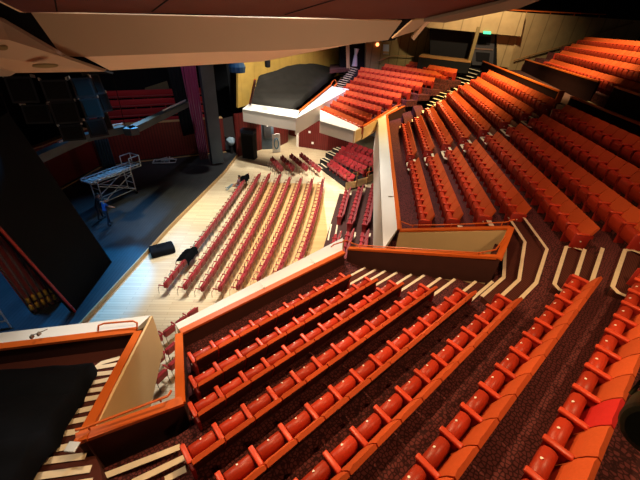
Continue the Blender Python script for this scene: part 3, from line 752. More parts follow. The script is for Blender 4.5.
for i in range(3):
    uu = EU-.15+.3*i; z = 8.33+.14*i
    slab(tr, [EW(uu, vv0, z), EW(uu+.3, vv0, z), EW(uu+.3, vv1, z), EW(uu, vv1, z)], z-8.1)
    strips.append(([EW(uu+.04, vv0, z+.005), EW(uu+.04, vv1, z+.005)], 0))
st = struct('floor_steps', tr, M['stepcarpet']); stair(strips, st, .12)
# ------------------------------------------------------------------ back and side walls
Q0, Q1 = at(345, 66, 7.6), at(470, 64, 8.0)
R0 = V(15.6, 36.6, 0); R1 = V(27, 40.2, 0)
def pl(a, b):
    d = V(b.x-a.x, b.y-a.y).normalized(); n = V(d.y, -d.x); return (V(a.x, a.y), n)
def pxwall(name, px, plane, m, th=.25, parent=None):
    pts = [atp(x, y, plane[0], plane[1]) for x, y in px]
    bm = bmesh.new(); d = plane[1]*(-1 if plane[1].dot(pts[0]-V(0, 0, H)) < 0 else 1)*th
    loft(bm, [p+d for p in pts], pts); return struct(name, bm, m, parent)
PB = pl(Q0, Q1)
pxwall('wall_back', [(366, 90), (366, 30), (432, 12), (432, 70)], PB, M['olive'])
PB2 = (PB[0]+V(2.0, 3.2), PB[1])
pxwall('wall_back', [(428, 66), (428, 20), (474, 22), (474, 70)], PB2, M['olive'])
Y0, Y1 = at(246, 100, 5.4), at(347, 64, 7.45)
PY = pl(V(-7.9, 30.2), V(Y1.x-.3, Y1.y+.6))
pxwall('wall_covered_back', [(238, 108), (238, 40), (345.5, 20), (350, 72)], PY, M['yellow'])
# dark doorway between the two walls
PD = (PB[0]+V(.4, .9), PB[1])
o = pxwall('wall_recess', [(340, 74), (340, 24), (372, 24), (372, 74)], PD, M['dark'])
pts = [atp(x, y, PB[0], PB[1]) for x, y in ((346.5, 69), (345.5, 34), (349, 34), (350, 69))]
struct('trim_1', panel(pts, .15, V(0, 1, 0)), M['beige'])
bm = bmesh.new(); p = at(354.5, 66, 7.6)
tube(bm, [p, p+V(0, 0, .5), p+V(0, 0, .95)], [.28, .22, .16], 10); tube(bm, [p+V(0, 0, .95), p+V(.05, 0, 1.5)], [.13, .24], 10)
tag(fin('pedestal_bin', bm, M['alu']), 'grey waisted stand in the dark doorway behind the far block', 'stand')
# beige upper wall with doors beneath
PL = pl(V(10.3, 36.6), R0+V(0, -.2))
o = pxwall('wall_lintel', [(415, 2), (526, 13), (521, 36.5), (427, 27.5)], PL, M['beige'], .35)
PR = pl(R0, R1)
pxwall('wall_side', [(523.5, 12.5), (720, 26), (720, 90), (508, 72)], PR, M['beige'], .3)
bm = bmesh.new(); a, b = atp(468, 66, PL[0], PL[1]), atp(468, 26, PL[0], PL[1]); box(bm, a.x-.16, a.x+.16, a.y-.1, a.y+.2, a.z, b.z, .01); struct('trim_2', bm, M['olive'])
PDo = (PL[0]+V(0, 1.1), PL[1])
pxwall('wall_recess', [(430, 72), (430, 22), (517, 28), (513, 72)], PDo, M['dark'], .2)
PDr = (PL[0]+V(0, .9), PL[1])
d_ = pxwall('door_1', [(472, 65), (472, 33), (495, 34), (493, 66)], PDr, M['door'], .08)
for px in (((473, 47.5), (473, 49), (493, 50.5), (493, 49)), ((476, 44), (476, 36), (491, 37), (490, 45)), ((476, 61), (476, 52), (490, 53), (489, 62))):
    pts = [atp(x, y, PDr[0]-PDr[1]*0+V(0, -.05), PDr[1]) for x, y in px]
    m_ = M['metal'] if px[0][1] == 47.5 else M['dark']
    fin('push_bar' if m_ is M['metal'] else 'door_panel', panel(pts, .03, V(0, 1, 0)), m_, d_)
pxwall('wall_lobby', [(497, 66), (497, 35), (517, 36.5), (511, 68)], PDr, M['beige'], .1)
# exit sign
pts = [atp(x, y, PL[0]+V(0, -.12), PL[1]) for x, y in ((483.5, 31), (483.5, 33.8), (491, 34.3), (491, 31.4))]
ex = fin('exit_sign', panel(pts, .06, V(0, 1, 0)), M['green']); tag(ex, 'small lit green exit sign above the top double doors', 'exit sign')
# handrail up the side wall and along the top of the wall
bm = bmesh.new(); hp = [atp(x, y, PR[0]-V(0, .15), PR[1]) for x, y in ((514, 60.5), (530, 55.5), (560, 47), (600, 33), (634, 22.5))]
tube(bm, hp, .05, 8)
for p in hp[1:4]: tube(bm, [p, p+V(0, .2, -.05)], .03, 6)
tag(fin('wall_handrail', bm, M['brown']), 'long brown handrail climbing the beige side wall', 'handrail')
bm = bmesh.new(); hp = [atp(x, y, PR[0]+V(0, .2), PR[1]) for x, y in ((500, 9.5), (560, 12.5), (606, 14.5))]; tube(bm, hp, .05, 8)
for x in (503, 527, 551, 575, 600):
    p = atp(x, 9.6+(x-500)*.047, PR[0]+V(0, .2), PR[1]); tube(bm, [p, p-V(0, 0, .6)], .03, 6)
tag(fin('gallery_rail', bm, M['cap']), 'thin red rail on top of the beige side wall', 'rail')
# counter at the back of the far block
ctr = empty('sound_counter', at(450, 66, 7.95)); tag(ctr, 'brown topped counter with dark front behind the far block', 'counter')
q = [at(419, 56, 9.0), at(471, 62, 8.85), at(471, 53.5, 8.85), at(428, 48.5, 9.0)]
bm = bmesh.new(); slab(bm, q, .08); o = fin('counter_top', bm, M['brown']); o.parent = ctr; o.matrix_parent_inverse = Matrix.Translation(-ctr.location)
bm = bmesh.new(); loft(bm, [V(p.x, p.y, 7.9) for p in q], [V(p.x, p.y, p.z-.08) for p in q]); o = fin('counter_front', bm, M['dark']); o.parent = ctr; o.matrix_parent_inverse = Matrix.Translation(-ctr.location)
bm = bmesh.new(); p = at(465, 55, 8.9)
box(bm, p.x-.35, p.x+.35, p.y-.2, p.y+.3, 8.9, 10.3, .03); box(bm, p.x-.1, p.x+.5, p.y-.25, p.y+.2, 10.0, 10.9, .03); box(bm, p.x-.25, p.x+.1, p.y-.28, p.y-.2, 9.1, 9.7, .02)
tag(fin('equipment_rack', bm, M['dark']), 'dark stacked equipment at the right end of the brown counter', 'equipment')
bm = bmesh.new(); p = at(436, 50, 9.0); bmesh.ops.create_uvsphere(bm, u_segments=12, v_segments=8, radius=.3); bmesh.ops.translate(bm, vec=(p.x, p.y+.2, 9.45), verts=bm.verts); tube(bm, [V(p.x, p.y+.2, 9.0), V(p.x, p.y+.2, 9.4)], .05, 6); box(bm, p.x-.2, p.x+.2, p.y, p.y+.4, 9.0, 9.05, .01)
tag(fin('desk_lamp', bm, M['dark']), 'small round dark lamp at the left of the brown counter', 'lamp')
# poster and red lamp on the olive wall
pts = [atp(x, y, PB[0]-PB[1]*(.08 if PB[1].y > 0 else -.08), PB[1]) for x, y in ((383, 54), (383.3, 44.3), (389, 44.6), (388.7, 54.3))]
po = empty('notice_board', pts[0]); tag(po, 'pale blue notice on the olive wall left of the reflector lip', 'notice')
o = fin('frame', panel(pts, .05, V(0, 1, 0)), M['paleblue']); o.parent = po; o.matrix_parent_inverse = Matrix.Translation(-po.location)
pts2 = [pts[0].lerp(pts[1], .05), pts[0].lerp(pts[1], .3), pts[3].lerp(pts[2], .3), pts[3].lerp(pts[2], .05)]
o = fin('printed_strip', panel([p-V(0, .02, 0) for p in pts2], .02, V(0, 1, 0)), M['beige']); o.parent = po; o.matrix_parent_inverse = Matrix.Translation(-po.location)
p = atp(377.5, 44.5, PB[0]-PB[1]*(.15 if PB[1].y > 0 else -.15), PB[1]); bm = bmesh.new(); bmesh.ops.create_uvsphere(bm, u_segments=12, v_segments=8, radius=.16); bmesh.ops.scale(bm, vec=(1, .7, 1), verts=bm.verts); bmesh.ops.translate(bm, vec=p, verts=bm.verts)
tag(fin('wall_lamp', bm, M['lampred']), 'small glowing orange-red lamp beside the pale blue notice', 'lamp')
# two-bar handrail on the landing behind the far block
bm = bmesh.new(); hp = [atp(x, y, PB[0]-PB[1]*(.3 if PB[1].y > 0 else -.3), PB[1]) for x, y in ((378, 61), (393, 55.5), (414, 56.5))]; tube(bm, hp, .04, 6); tag(fin('wall_handrail', bm, M['brown']), 'short brown handrail on the olive wall behind the far block', 'handrail')

# ------------------------------------------------------------------ stalls floor, stage and the walls around them
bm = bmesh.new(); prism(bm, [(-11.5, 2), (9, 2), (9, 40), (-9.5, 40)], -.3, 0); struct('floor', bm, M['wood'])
ap = [at(20, 392, ZS), at(85, 318, ZS), at(170, 225.5, ZS), at(224, 172, ZS), at(238, 154, ZS), at(243, 143, ZS)]
bm = bmesh.new(); prism(bm, [(p.x-.05, p.y) for p in ap]+[(-24, 44), (-24, 1)], -.1, ZS); struct('floor_stage', bm, M['stage'])
bm = bmesh.new()
for i in range(len(ap)-1):
    a, b = ap[i], ap[i+1]
    loft(bm, [V(a.x-.06, a.y, 0), V(b.x-.06, b.y, 0), V(b.x, b.y, 0), V(a.x, a.y, 0)], [V(a.x-.06, a.y, ZS+.005), V(b.x-.06, b.y, ZS+.005), V(b.x, b.y, ZS+.005), V(a.x, a.y, ZS+.005)])
struct('trim_3', bm, M['band'])
# choir wall behind the stage, its ledge, and the benches beyond
cw = [at(-30, 228, ZS), at(60, 190, ZS), at(100, 167.5, ZS), at(141, 161.5, ZS), at(226, 152, ZS)]
zt = 0
p = at(165, 159, ZS); lo_, hi_ = .4, 8
for _ in range(40):
    m_ = (lo_+hi_)/2
    if proj((p.x, p.y, m_))[1] > 123: lo_ = m_
    else: hi_ = m_
zt = m_
bm = bmesh.new()
for i in range(len(cw)-1): wallseg(bm, V(cw[i].x, cw[i].y, zt), V(cw[i+1].x, cw[i+1].y, zt), .4, .4, .25, 1)
w = struct('wall_stage_back', bm, M['redwood'])
bm = bmesh.new()
for i in range(len(cw)-1):
    a, b = V(cw[i].x, cw[i].y, zt), V(cw[i+1].x, cw[i+1].y, zt); q = quad(a, b, .5, 1); slab(bm, [v_+V(0, 0, .06) for v_ in q], .08)
fin('ledge', bm, M['band'], w)
bm = bmesh.new()
for i in range(len(cw)-1): ribbon(bm, [cw[i]+V(.03, -.03, 0), cw[i+1]+V(.03, -.03, 0)], .10, .06)
struct('baseboard_stage', bm, M['band'])
for (a_, b_) in ((0, 1), (2, 4)):
    A_, B_ = cw[a_], cw[b_]; d = V(B_.x-A_.x, B_.y-A_.y).normalized(); n = V(-d.y, d.x)
    L = (V(B_.x, B_.y)-V(A_.x, A_.y)).length
    tr = bmesh.new()
    for k in range(4):
        off = .6+1.05*k; z = zt-.75+.55*k
        s0 = .2 if a_ else 2.5; p0 = V(A_.x, A_.y)+d*s0+n*off; p1 = V(A_.x, A_.y)+d*L+n*off
        slab(tr, [V(p.x, p.y, z) for p in (p0, p1, p1+n*1.05, p0+n*1.05)], .5)
        be = empty('choir_bench', V(p0.x, p0.y, z), math.atan2(d.y, d.x))
        LL = (p1-p0).length
        bm = bmesh.new(); box(bm, 0, LL, .30, .62, .36, .46, .03); fin('bench_seat', bm, M['stback'], be, True)
        bm = bmesh.new(); box(bm, 0, LL, .62, .70, .40, .92, .03, 2); fin('bench_back', bm, M['stback'], be, True)
        bm = bmesh.new()
        for i in range(int(LL/1.2)+1): box(bm, i*1.2, i*1.2+.05, .3, .66, 0, .38)
        fin('bench_support', bm, M['endp'], be)
        tag(be, 'red upholstered choir bench behind the stage, %s row %s' % (ORD[k], 'right of the speakers' if a_ else 'far left, beyond the black flat'), 'bench', 'choir benches behind the stage')
    struct('floor_choir', tr, M['dark'])
# dark back of the stage house and a tan return wall
A_, B_ = cw[2], cw[4]; d = V(B_.x-A_.x, B_.y-A_.y).normalized(); n = V(-d.y, d.x)
P0 = V(A_.x, A_.y)+n*5.0
bm = bmesh.new(); pts = [atp(x, y, P0, n) for x, y in ((-60, 185), (-60, 0), (250, 0), (250, 112))]
loft(bm, [p+n*.2 for p in pts], pts); struct('wall_stage_house', bm, M['black'])
pts = [atp(x, y, P0-n*.1, n) for x, y in ((124, 98), (145, 94), (145, 88), (167, 81), (172, 98))]
bm = bmesh.new(); loft(bm, [p+n*.08 for p in pts], pts); struct('wall_choir_back', bm, mat('grey_tan_wall', (.16, .13, .07), .7, var=.2))
bm = bmesh.new(); prism(bm, [(-24, 1), (-23.8, 1), (-23.8, 44), (-24, 44)], -.1, 14); struct('wall_stage_left', bm, M['black'])
# stalls rear walls under the overhanging blocks
S = [at(238, 157, 0), at(262, 149.5, 0), at(274, 149, 0), at(288, 142, 0)]
S2 = [at(297.5, 146.5, 0), at(327, 151, 0), at(352, 148, 0)]
bm = bmesh.new()
for a, b in ((S[0], S[1]), (S[2], S[3]), (S2[0], S2[1]), (S2[1], S2[2])): wallseg(bm, V(a.x, a.y, 3.9), V(b.x, b.y, 3.9), 0, 0, .2, 1)
struct('wall_stalls_rear', bm, M['redwood'])
bm = bmesh.new(); wallseg(bm, V(S[1].x, S[1].y, 3.9), V(S[2].x, S[2].y, 3.9), 0, 0, .2, 1); w = struct('door_2', bm, M['bluedoor'])
dd = (S[2]-S[1]).normalized(); pn = V(dd.y, -dd.x)
bm = bmesh.new(); a = S[1]+dd*.25+pn*.02; b = S[2]-dd*.25+pn*.02; wallseg(bm, V(a.x, a.y, 3.2), V(b.x, b.y, 3.2), 1.2, 1.2, .06, -1); fin('door_panel', bm, M['door'], w)
bm = bmesh.new(); a2 = a.lerp(b, .42); b2 = a.lerp(b, .6); wallseg(bm, V(a2.x, a2.y, 2.75)+pn*.07, V(b2.x, b2.y, 2.75)+pn*.07, 2.3, 2.3, .04, -1); fin('wall_fitting', bm, M['boardwhite'], w)
# lobby seen through the opening
a, b = S[3]+V(-.2, 2.6, 0), S2[0]+V(.8, 2.6, 0)
bm = bmesh.new(); wallseg(bm, V(a.x, a.y, 3.0), V(b.x, b.y, 3.0), 0, 0, .2, 1); struct('wall_lobby', bm, M['doorw'])
bm = bmesh.new(); p = S2[0]; prism(bm, [(p.x+.14*math.cos(t*math.pi/6), p.y+.14*math.sin(t*math.pi/6)) for t in range(12)], 0, 3.9); struct('trim_4', bm, M['white'])
# signs on the red wall
for i, (x, y) in enumerate(((309.5, 132), (312.5, 143), (277, 143))):
    pa, pb = (S2[0], S2[1]) if i < 2 else (S[2], S[3]); pln = pl(pa, pb)
    off = pln[1]*(-.06 if pln[1].y > 0 else .06)
    pts = [atp(x+dx, y+dy, pln[0]+off, pln[1]) for dx, dy in ((-1.1, 1), (-1.1, -1), (1.1, -.9), (1.1, 1.1))]
    o = fin('wall_notice', panel(pts, .04, V(0, 1, 0)), M['boardwhite']); tag(o, ['small white notice high on the red wall right of the white post', 'small white notice lower on the red wall right of the white post', 'small white notice on the red wall left of the opening'][i], 'notice')
for px, lb_ in (((322, 327), 'small green lit exit sign under the white ledge of the far block'),):
    pln = pl(orr, ol); pts = [atp(x, y, V(orr.x, orr.y)+V(-.1, .4), pln[1]) for x, y in ((321.6, 130.3), (321.6, 127.6), (324.6, 128.4), (324.6, 131))]
    tag(fin('exit_sign', panel(pts, .06, V(0, 1, 0)), M['green']), lb_, 'exit sign')
# sign board leaning on the blue-grey door
b0, b1 = at(272.8, 152.5, 0), at(280.5, 152, 0)
sb = empty('sign_board', b0); hgt = 1.75
d = (b1-b0).normalized(); n = V(d.y, -d.x)
def child_fin(name, bm, m, par, smooth=False):
    bmesh.ops.translate(bm, vec=-par.location, verts=bm.verts); return fin(name, bm, m, par, smooth)
bm = bmesh.new(); loft(bm, [b0, b1, b1-n*.06, b0-n*.06], [b0+V(0, 0, hgt)-n*.15, b1+V(0, 0, hgt)-n*.15, b1+V(0, 0, hgt)-n*.21, b0+V(0, 0, hgt)-n*.21]); child_fin('board', bm, M['boardwhite'], sb)
bm = bmesh.new(); cc = (b0+b1)/2+V(0, 0, .85)+n*.0; L = (b1-b0).length
ring = [cc+d*math.cos(t*math.pi/10)*L*.27+V(0, 0, math.sin(t*math.pi/10)*.5)-n*(.07+math.sin(t*math.pi/10)*.04) for t in range(21)]
tube(bm, [p+n*.02 for p in ring], .055, 6); child_fin('printed_ring', bm, M['boardblue'], sb)
tag(sb, 'white upright board with a blue ring, standing by the blue-grey door', 'sign')
# dark box beside the stage edge
p = at(250, 158, 0); bx_ = empty('speaker_cabinet', p, R(-12)); tag(bx_, 'tall black floor cabinet with a blue top beside the stage edge', 'cabinet')
bm = bmesh.new(); box(bm, -.62, .62, -.35, .35, 0, 2.35, .03); fin('cabinet', bm, M['speaker'], bx_)
bm = bmesh.new(); box(bm, -.64, .64, -.37, .37, 2.35, 2.7, .04); fin('top_cover', bm, M['navy'], bx_)
bm = bmesh.new(); box(bm, -.52, .52, -.38, -.35, .15, 2.2, .01); fin('grille', bm, M['grille'], bx_)
# ------------------------------------------------------------------ loose chairs on the stalls floor
def chair_meshes():
    ms = {}
    def mk(key, bm, m, smooth=False):
        bmesh.ops.recalc_face_normals(bm, faces=bm.faces)
        me = bpy.data.meshes.new(key); bm.to_mesh(me); bm.free(); me.materials.append(m); ms[key] = me
        for p in me.polygons: p.use_smooth = smooth
    bm = bmesh.new(); box(bm, .03, .50, -.53, -.41, .40, .74, .04, 1); mk('seat', bm, M['stback'])
    bm = bmesh.new(); box(bm, .03, .50, -.60, -.53, .46, .86, .025, 1, Matrix.Translation((0, -.56, .46)) @ Matrix.Rotation(R(9), 4, 'X') @ Matrix.Translation((0, .56, -.46))); mk('backrest', bm, M['stback'])
    for key, y0, y1, top in (('front_leg', -.10, -.07, .42), ('rear_leg', -.53, -.60, .50)):
        bm = bmesh.new(); tube(bm, [(0, y0, top), (0, y1, 0)], .014, 5); mk(key, bm, M['metal'])
    bm = bmesh.new(); box(bm, -.028, .028, -.52, -.20, .60, .65, .012, 1); tube(bm, [(0, -.24, .62), (0, -.16, .42)], .012, 5); mk('armrest', bm, M['stback'])
    return ms
CM = chair_meshes()
def build_chair():
    r = empty('stalls_chair')
    def p(key, x=0):
        o = bpy.data.objects.new('leg' if 'leg' in key else key, CM[key]); C.objects.link(o); o.parent = r; o.location.x = x
    p('seat'); p('backrest'); p('armrest', .0)
    for x in (.05, .48): p('front_leg', x); p('rear_leg', x)
    return r
proto = None
chairs = []
def place_chair(loc, rz, lab, group):
    global proto
    if proto is None: proto = build_chair(); r = proto
    else: r = copy_tree(proto)
    r.location = loc; r.rotation_euler = (0, 0, rz); tag(r, lab, 'chair', group); chairs.append((loc, rz)); return r
near = [(-7.30, 11.4), (-6.38, 11.37), (-5.55, 11.33), (-4.75, 11.4), (-3.95, 11.6), (-3.10, 12.3), (-2.20, 13.0), (-1.25, 13.7)]
far = [(-6.35, 24.6), (-5.45, 24.9), (-4.68, 25.05), (-3.8, 25.0), (-2.96, 24.75), (-2.06, 24.7), (-1.17, 24.68), (-.31, 24.8)]
for k in range(8):
    a, b = V(*near[k]), V(*far[k]); n = round((b-a).length/.535); d = (b-a).normalized(); L = (b-a).length
    for i in range(n):
        t = (i+.0)/n; bow = .16*math.sin(math.pi*t)
        p = a.lerp(b, t)+V(-d.y, d.x)*(bow*-1+.30); rz = math.atan2(d.y, d.x)+R(3.0)*math.cos(math.pi*t)*-1
        place_chair(p, rz, 'red stalls chair, %s from the near end of the %s row back from the stage' % (ORD[i], ORD[k]), 'loose stalls chairs in eight long rows')
sm = [((282.8, 167.2), (271.8, 156)), ((294.5, 166.8), (281.5, 154.2)), ((308, 166.8), (290.6, 152.8)), ((321, 168), (300.5, 151.8))]
for k, (a, b) in enumerate(sm):
    a, b = at(*a, .84), at(*b, .84); a.z = b.z = 0; n = max(1, int((b-a).length/.54)); d = (b-a).normalized(); pit = (b-a).length/n
    for i in range(n):
        p = a+d*pit*i+V(-d.y, d.x)*.6
        place_chair(p, math.atan2(d.y, d.x), 'red chair in the small far group, %s from near end, %s row from stage' % (ORD[i], ORD[k]), 'loose stalls chairs in the small far group')
sn = [((148, 341), (197, 304.5)), ((150, 361), (176, 338)), ((152, 378), (180, 352))]
for k, (a, b) in enumerate(sn):
    a, b = at(*a, .8), at(*b, .8); a.z = b.z = 0; n = max(1, int((b-a).length/.54)); d = (b-a).normalized(); pit = (b-a).length/n
    for i in range(n):
        p = a+d*pit*i+V(-d.y, d.x)*.45
        place_chair(p, math.atan2(d.y, d.x), 'red chair seen in the gap below, %s from left, %s row from stage' % (ORD[i], ORD[k]), 'loose stalls chairs glimpsed between the near blocks')
# raked stalls: low seats without loose legs
RM = seat_meshes(.53, False)
rk = None
def place_raked(loc, rz, lab, group):
    global rk
    if rk is None:
        r = empty('raked_stalls_seat')
        for key in ('backrest', 'cushion', 'arm', 'leg'):
            me = RM[key][1].copy(); me.materials.clear(); me.materials.append(M['stback']); o = bpy.data.objects.new(RM[key][0], me); C.objects.link(o); o.parent = r
        rk = r
    else: r = copy_tree(rk)
    r.location = loc; r.rotation_euler = (0, 0, rz); tag(r, lab, 'seat', group)
GZ = [.15, .42, .68, .95]
G1 = [((336.5, 214.5), (344.5, 187)), ((346.5, 221), (357.5, 184)), ((361.5, 222), (371.5, 180.5)), ((377, 223), (384, 172))]
G0 = [((325, 256), (333.5, 231)), ((336, 262), (346, 228)), ((355, 262), (360.5, 229)), ((372, 258), (376, 227))]
gl = []
for grp, rowsg in (('beyond', G1), ('before', G0)):
    for k, (a, b) in enumerate(rowsg):
        a, b = at(*a, GZ[k]+.75), at(*b, GZ[k]+.75); a.z = b.z = GZ[k]; n = max(3, round((b-a).length/.55)); d = (b-a).normalized(); pit = (b-a).length/n
        gl.append((a, b, d))
        for i in range(n):
            p = a+d*pit*i
            place_raked(p, math.atan2(d.y, d.x), 'red raked stalls seat %s the small aisle, %s from its near end, row %s' % (grp, ORD[i], ORD[k]), 'raked stalls seats under the right block')
tr = bmesh.new()
for k in range(4):
    a = gl[4+k][0]; b = gl[k][1]; d = (b-a).normalized(); n = V(-d.y, d.x)
    w0 = .35; w1 = (gl[k+1][1]-b).dot(-n)-.35 if k < 3 else 1.4
    slab(tr, [V(q.x, q.y, GZ[k]) for q in (a+n*w0-d*1, b+n*w0+d*.35, b-n*w1+d*.35, a-n*w1-d*1)], GZ[k])
st = struct('floor_raked_stalls', tr, M['tread'])
strips = []
for k in range(4):
    a, b = gl[4+k][1], gl[k][0]; d = (b-a).normalized(); n = V(-d.y, d.x); z = GZ[k]+.006
    for off in (.28, -.12): strips.append(([V(a.x, a.y, z)+n*off+d*.05, V(b.x, b.y, z)+n*off-d*.05], 0))
stair(strips, st, .09)
# cream framed low screen at the far end of the raked stalls
s0, s1 = at(344, 192, .15), at(383, 180, .9)
w = None
for i, (x0, y0, x1, y1) in enumerate(((345, 190, 355.5, 188), (356.5, 187, 367, 184), (367.5, 183, 379, 178))):
    a, b = at(x0, y0, .1+.25*i), at(x1, y1, .1+.25*i)
    sc_ = empty('low_screen', a); tag(sc_, 'low cream panel in a thin brown frame, %s of three ending the raked stalls' % ('left', 'middle', 'right')[i], 'screen', 'low panels ending the raked stalls')
    d = (b-a).normalized(); n = V(-d.y, d.x)*.03; zt_ = .62
    bm = bmesh.new(); loft(bm, [a, b, b+n, a+n], [p+V(0, 0, zt_) for p in (a, b, b+n, a+n)]); child_fin('panel', bm, M['tan'], sc_)
    bm = bmesh.new(); up = V(0, 0, 1.35); tube(bm, [a, a+up, b+up, b], .035, 6); child_fin('rail_frame', bm, M['brown'], sc_)
# raked seats beneath the far block
HP = [((331, 158.5), (355.5, 175)), ((336.5, 152), (367.5, 166)), ((342, 145.5), (377, 159.5)), ((349, 141), (379, 151.5))]
HZ = [.15, .45, .75, 1.05]; hl = []
for k, (a, b) in enumerate(HP):
    a, b = at(*b, HZ[k]+.9), at(*a, HZ[k]+.9); a.z = b.z = HZ[k]; n = round((b-a).length/.56); d = (b-a).normalized(); pit = (b-a).length/n; f = V(-d.y, d.x)*.5
    hl.append((a+f, b+f))
    for i in range(n): place_raked(a+f+d*pit*i, math.atan2(d.y, d.x), 'bright red raked seat under the far block, %s from its right, row %s' % (ORD[i], ORD[k]), 'raked stalls seats under the far block')
tr = bmesh.new()
for k in range(4):
    a, b = hl[k]; d = (b-a).normalized(); f = V(-d.y, d.x); dep = 1.0 if k == 3 else (a-hl[k+1][0]).dot(f)
    slab(tr, [V(q.x, q.y, HZ[k]) for q in (a+f*.3-d*.4, b+f*.3+d*1.3, b-f*(dep-.3)+d*1.3, a-f*(dep-.3)-d*.4)], HZ[k])
st = struct('floor_raked_stalls', tr, M['steps'])
strips = []
for k in range(4):
    a, b = hl[k]; d = (b-a).normalized(); f = V(-d.y, d.x)
    for off in (.26, -.25): strips.append(([V(b.x, b.y, HZ[k]+.006)+d*.15+f*off, V(b.x, b.y, HZ[k]+.006)+d*1.25+f*off], 0))
stair(strips, st, .14)
bm = bmesh.new(); a, b = at(367, 172.5, 1.2), at(377, 169.5, 1.3); tube(bm, [V(a.x, a.y, .2), a, b, V(b.x, b.y, .3)], .035, 6); tag(fin('safety_rail', bm, M['arm']), 'short red hoop rail at the corner of the far raked seats', 'rail')

# ------------------------------------------------------------------ people
def person(name, joints, edges, radii, zones, label, loc, rz):
    """one skinned body; zones colours the clothes by distance to named joints"""
    me = bpy.data.meshes.new(name); names = list(joints)
    me.from_pydata([joints[k] for k in names], [(names.index(a), names.index(b)) for a, b in edges], [])
    o = bpy.data.objects.new(name, me); C.objects.link(o)
    mod = o.modifiers.new('skin', 'SKIN'); mod.use_smooth_shade = True
    for i, k in enumerate(names):
        sv = me.skin_vertices[0].data[i]; r = radii[k]; sv.radius = (r, r) if not isinstance(r, tuple) else r; sv.use_root = (k == 'pelvis')
    sub = o.modifiers.new('sub', 'SUBSURF'); sub.levels = sub.render_levels = 1
    dg = bpy.context.evaluated_depsgraph_get(); me2 = bpy.data.meshes.new_from_object(o.evaluated_get(dg))
    o.modifiers.clear(); o.data = me2
    for m_ in ('skin', 'shirt', 'legs', 'shoe'): me2.materials.append(zones[m_])
    up = {'head': 0, 'nose': 0, 'crown': 0, 'chin': 0, 'neck': 0, 'handl': 0, 'handr': 0, 'wristl': 0, 'wristr': 0, 'elbl': zones.get('fore', 0), 'elbr': zones.get('fore', 0), 'shl': 1, 'shr': 1, 'chest': 1, 'belly': 1, 'pelvis': 2, 'hipl': 2, 'hipr': 2, 'kneel': 2, 'kneer': 2, 'anl': 2, 'anr': 2, 'toel': 3, 'toer': 3}
    for kx in names:
        if kx.startswith('f_'): up[kx] = 0
    for p in me2.polygons:
        best = min(names, key=lambda k: (Vector(joints[k])-p.center).length-.5*(radii[k] if not isinstance(radii[k], tuple) else radii[k][0])); p.material_index = up[best]; p.use_smooth = True
    o.location = loc; o.rotation_euler = (0, 0, rz); tag(o, label, 'person')
    # hair
    bm = bmesh.new(); bmesh.ops.create_uvsphere(bm, u_segments=14, v_segments=10, radius=.108)
    bmesh.ops.delete(bm, geom=[v for v in bm.verts if v.co.z < -.03 or (v.co.y > .045 and v.co.z < .055)], context='VERTS')
    hd = Vector(joints['head']); bmesh.ops.translate(bm, vec=hd+V(0, -.012, .035), verts=bm.verts); h = fin('hair', bm, M['hair'], o, True)
    return o
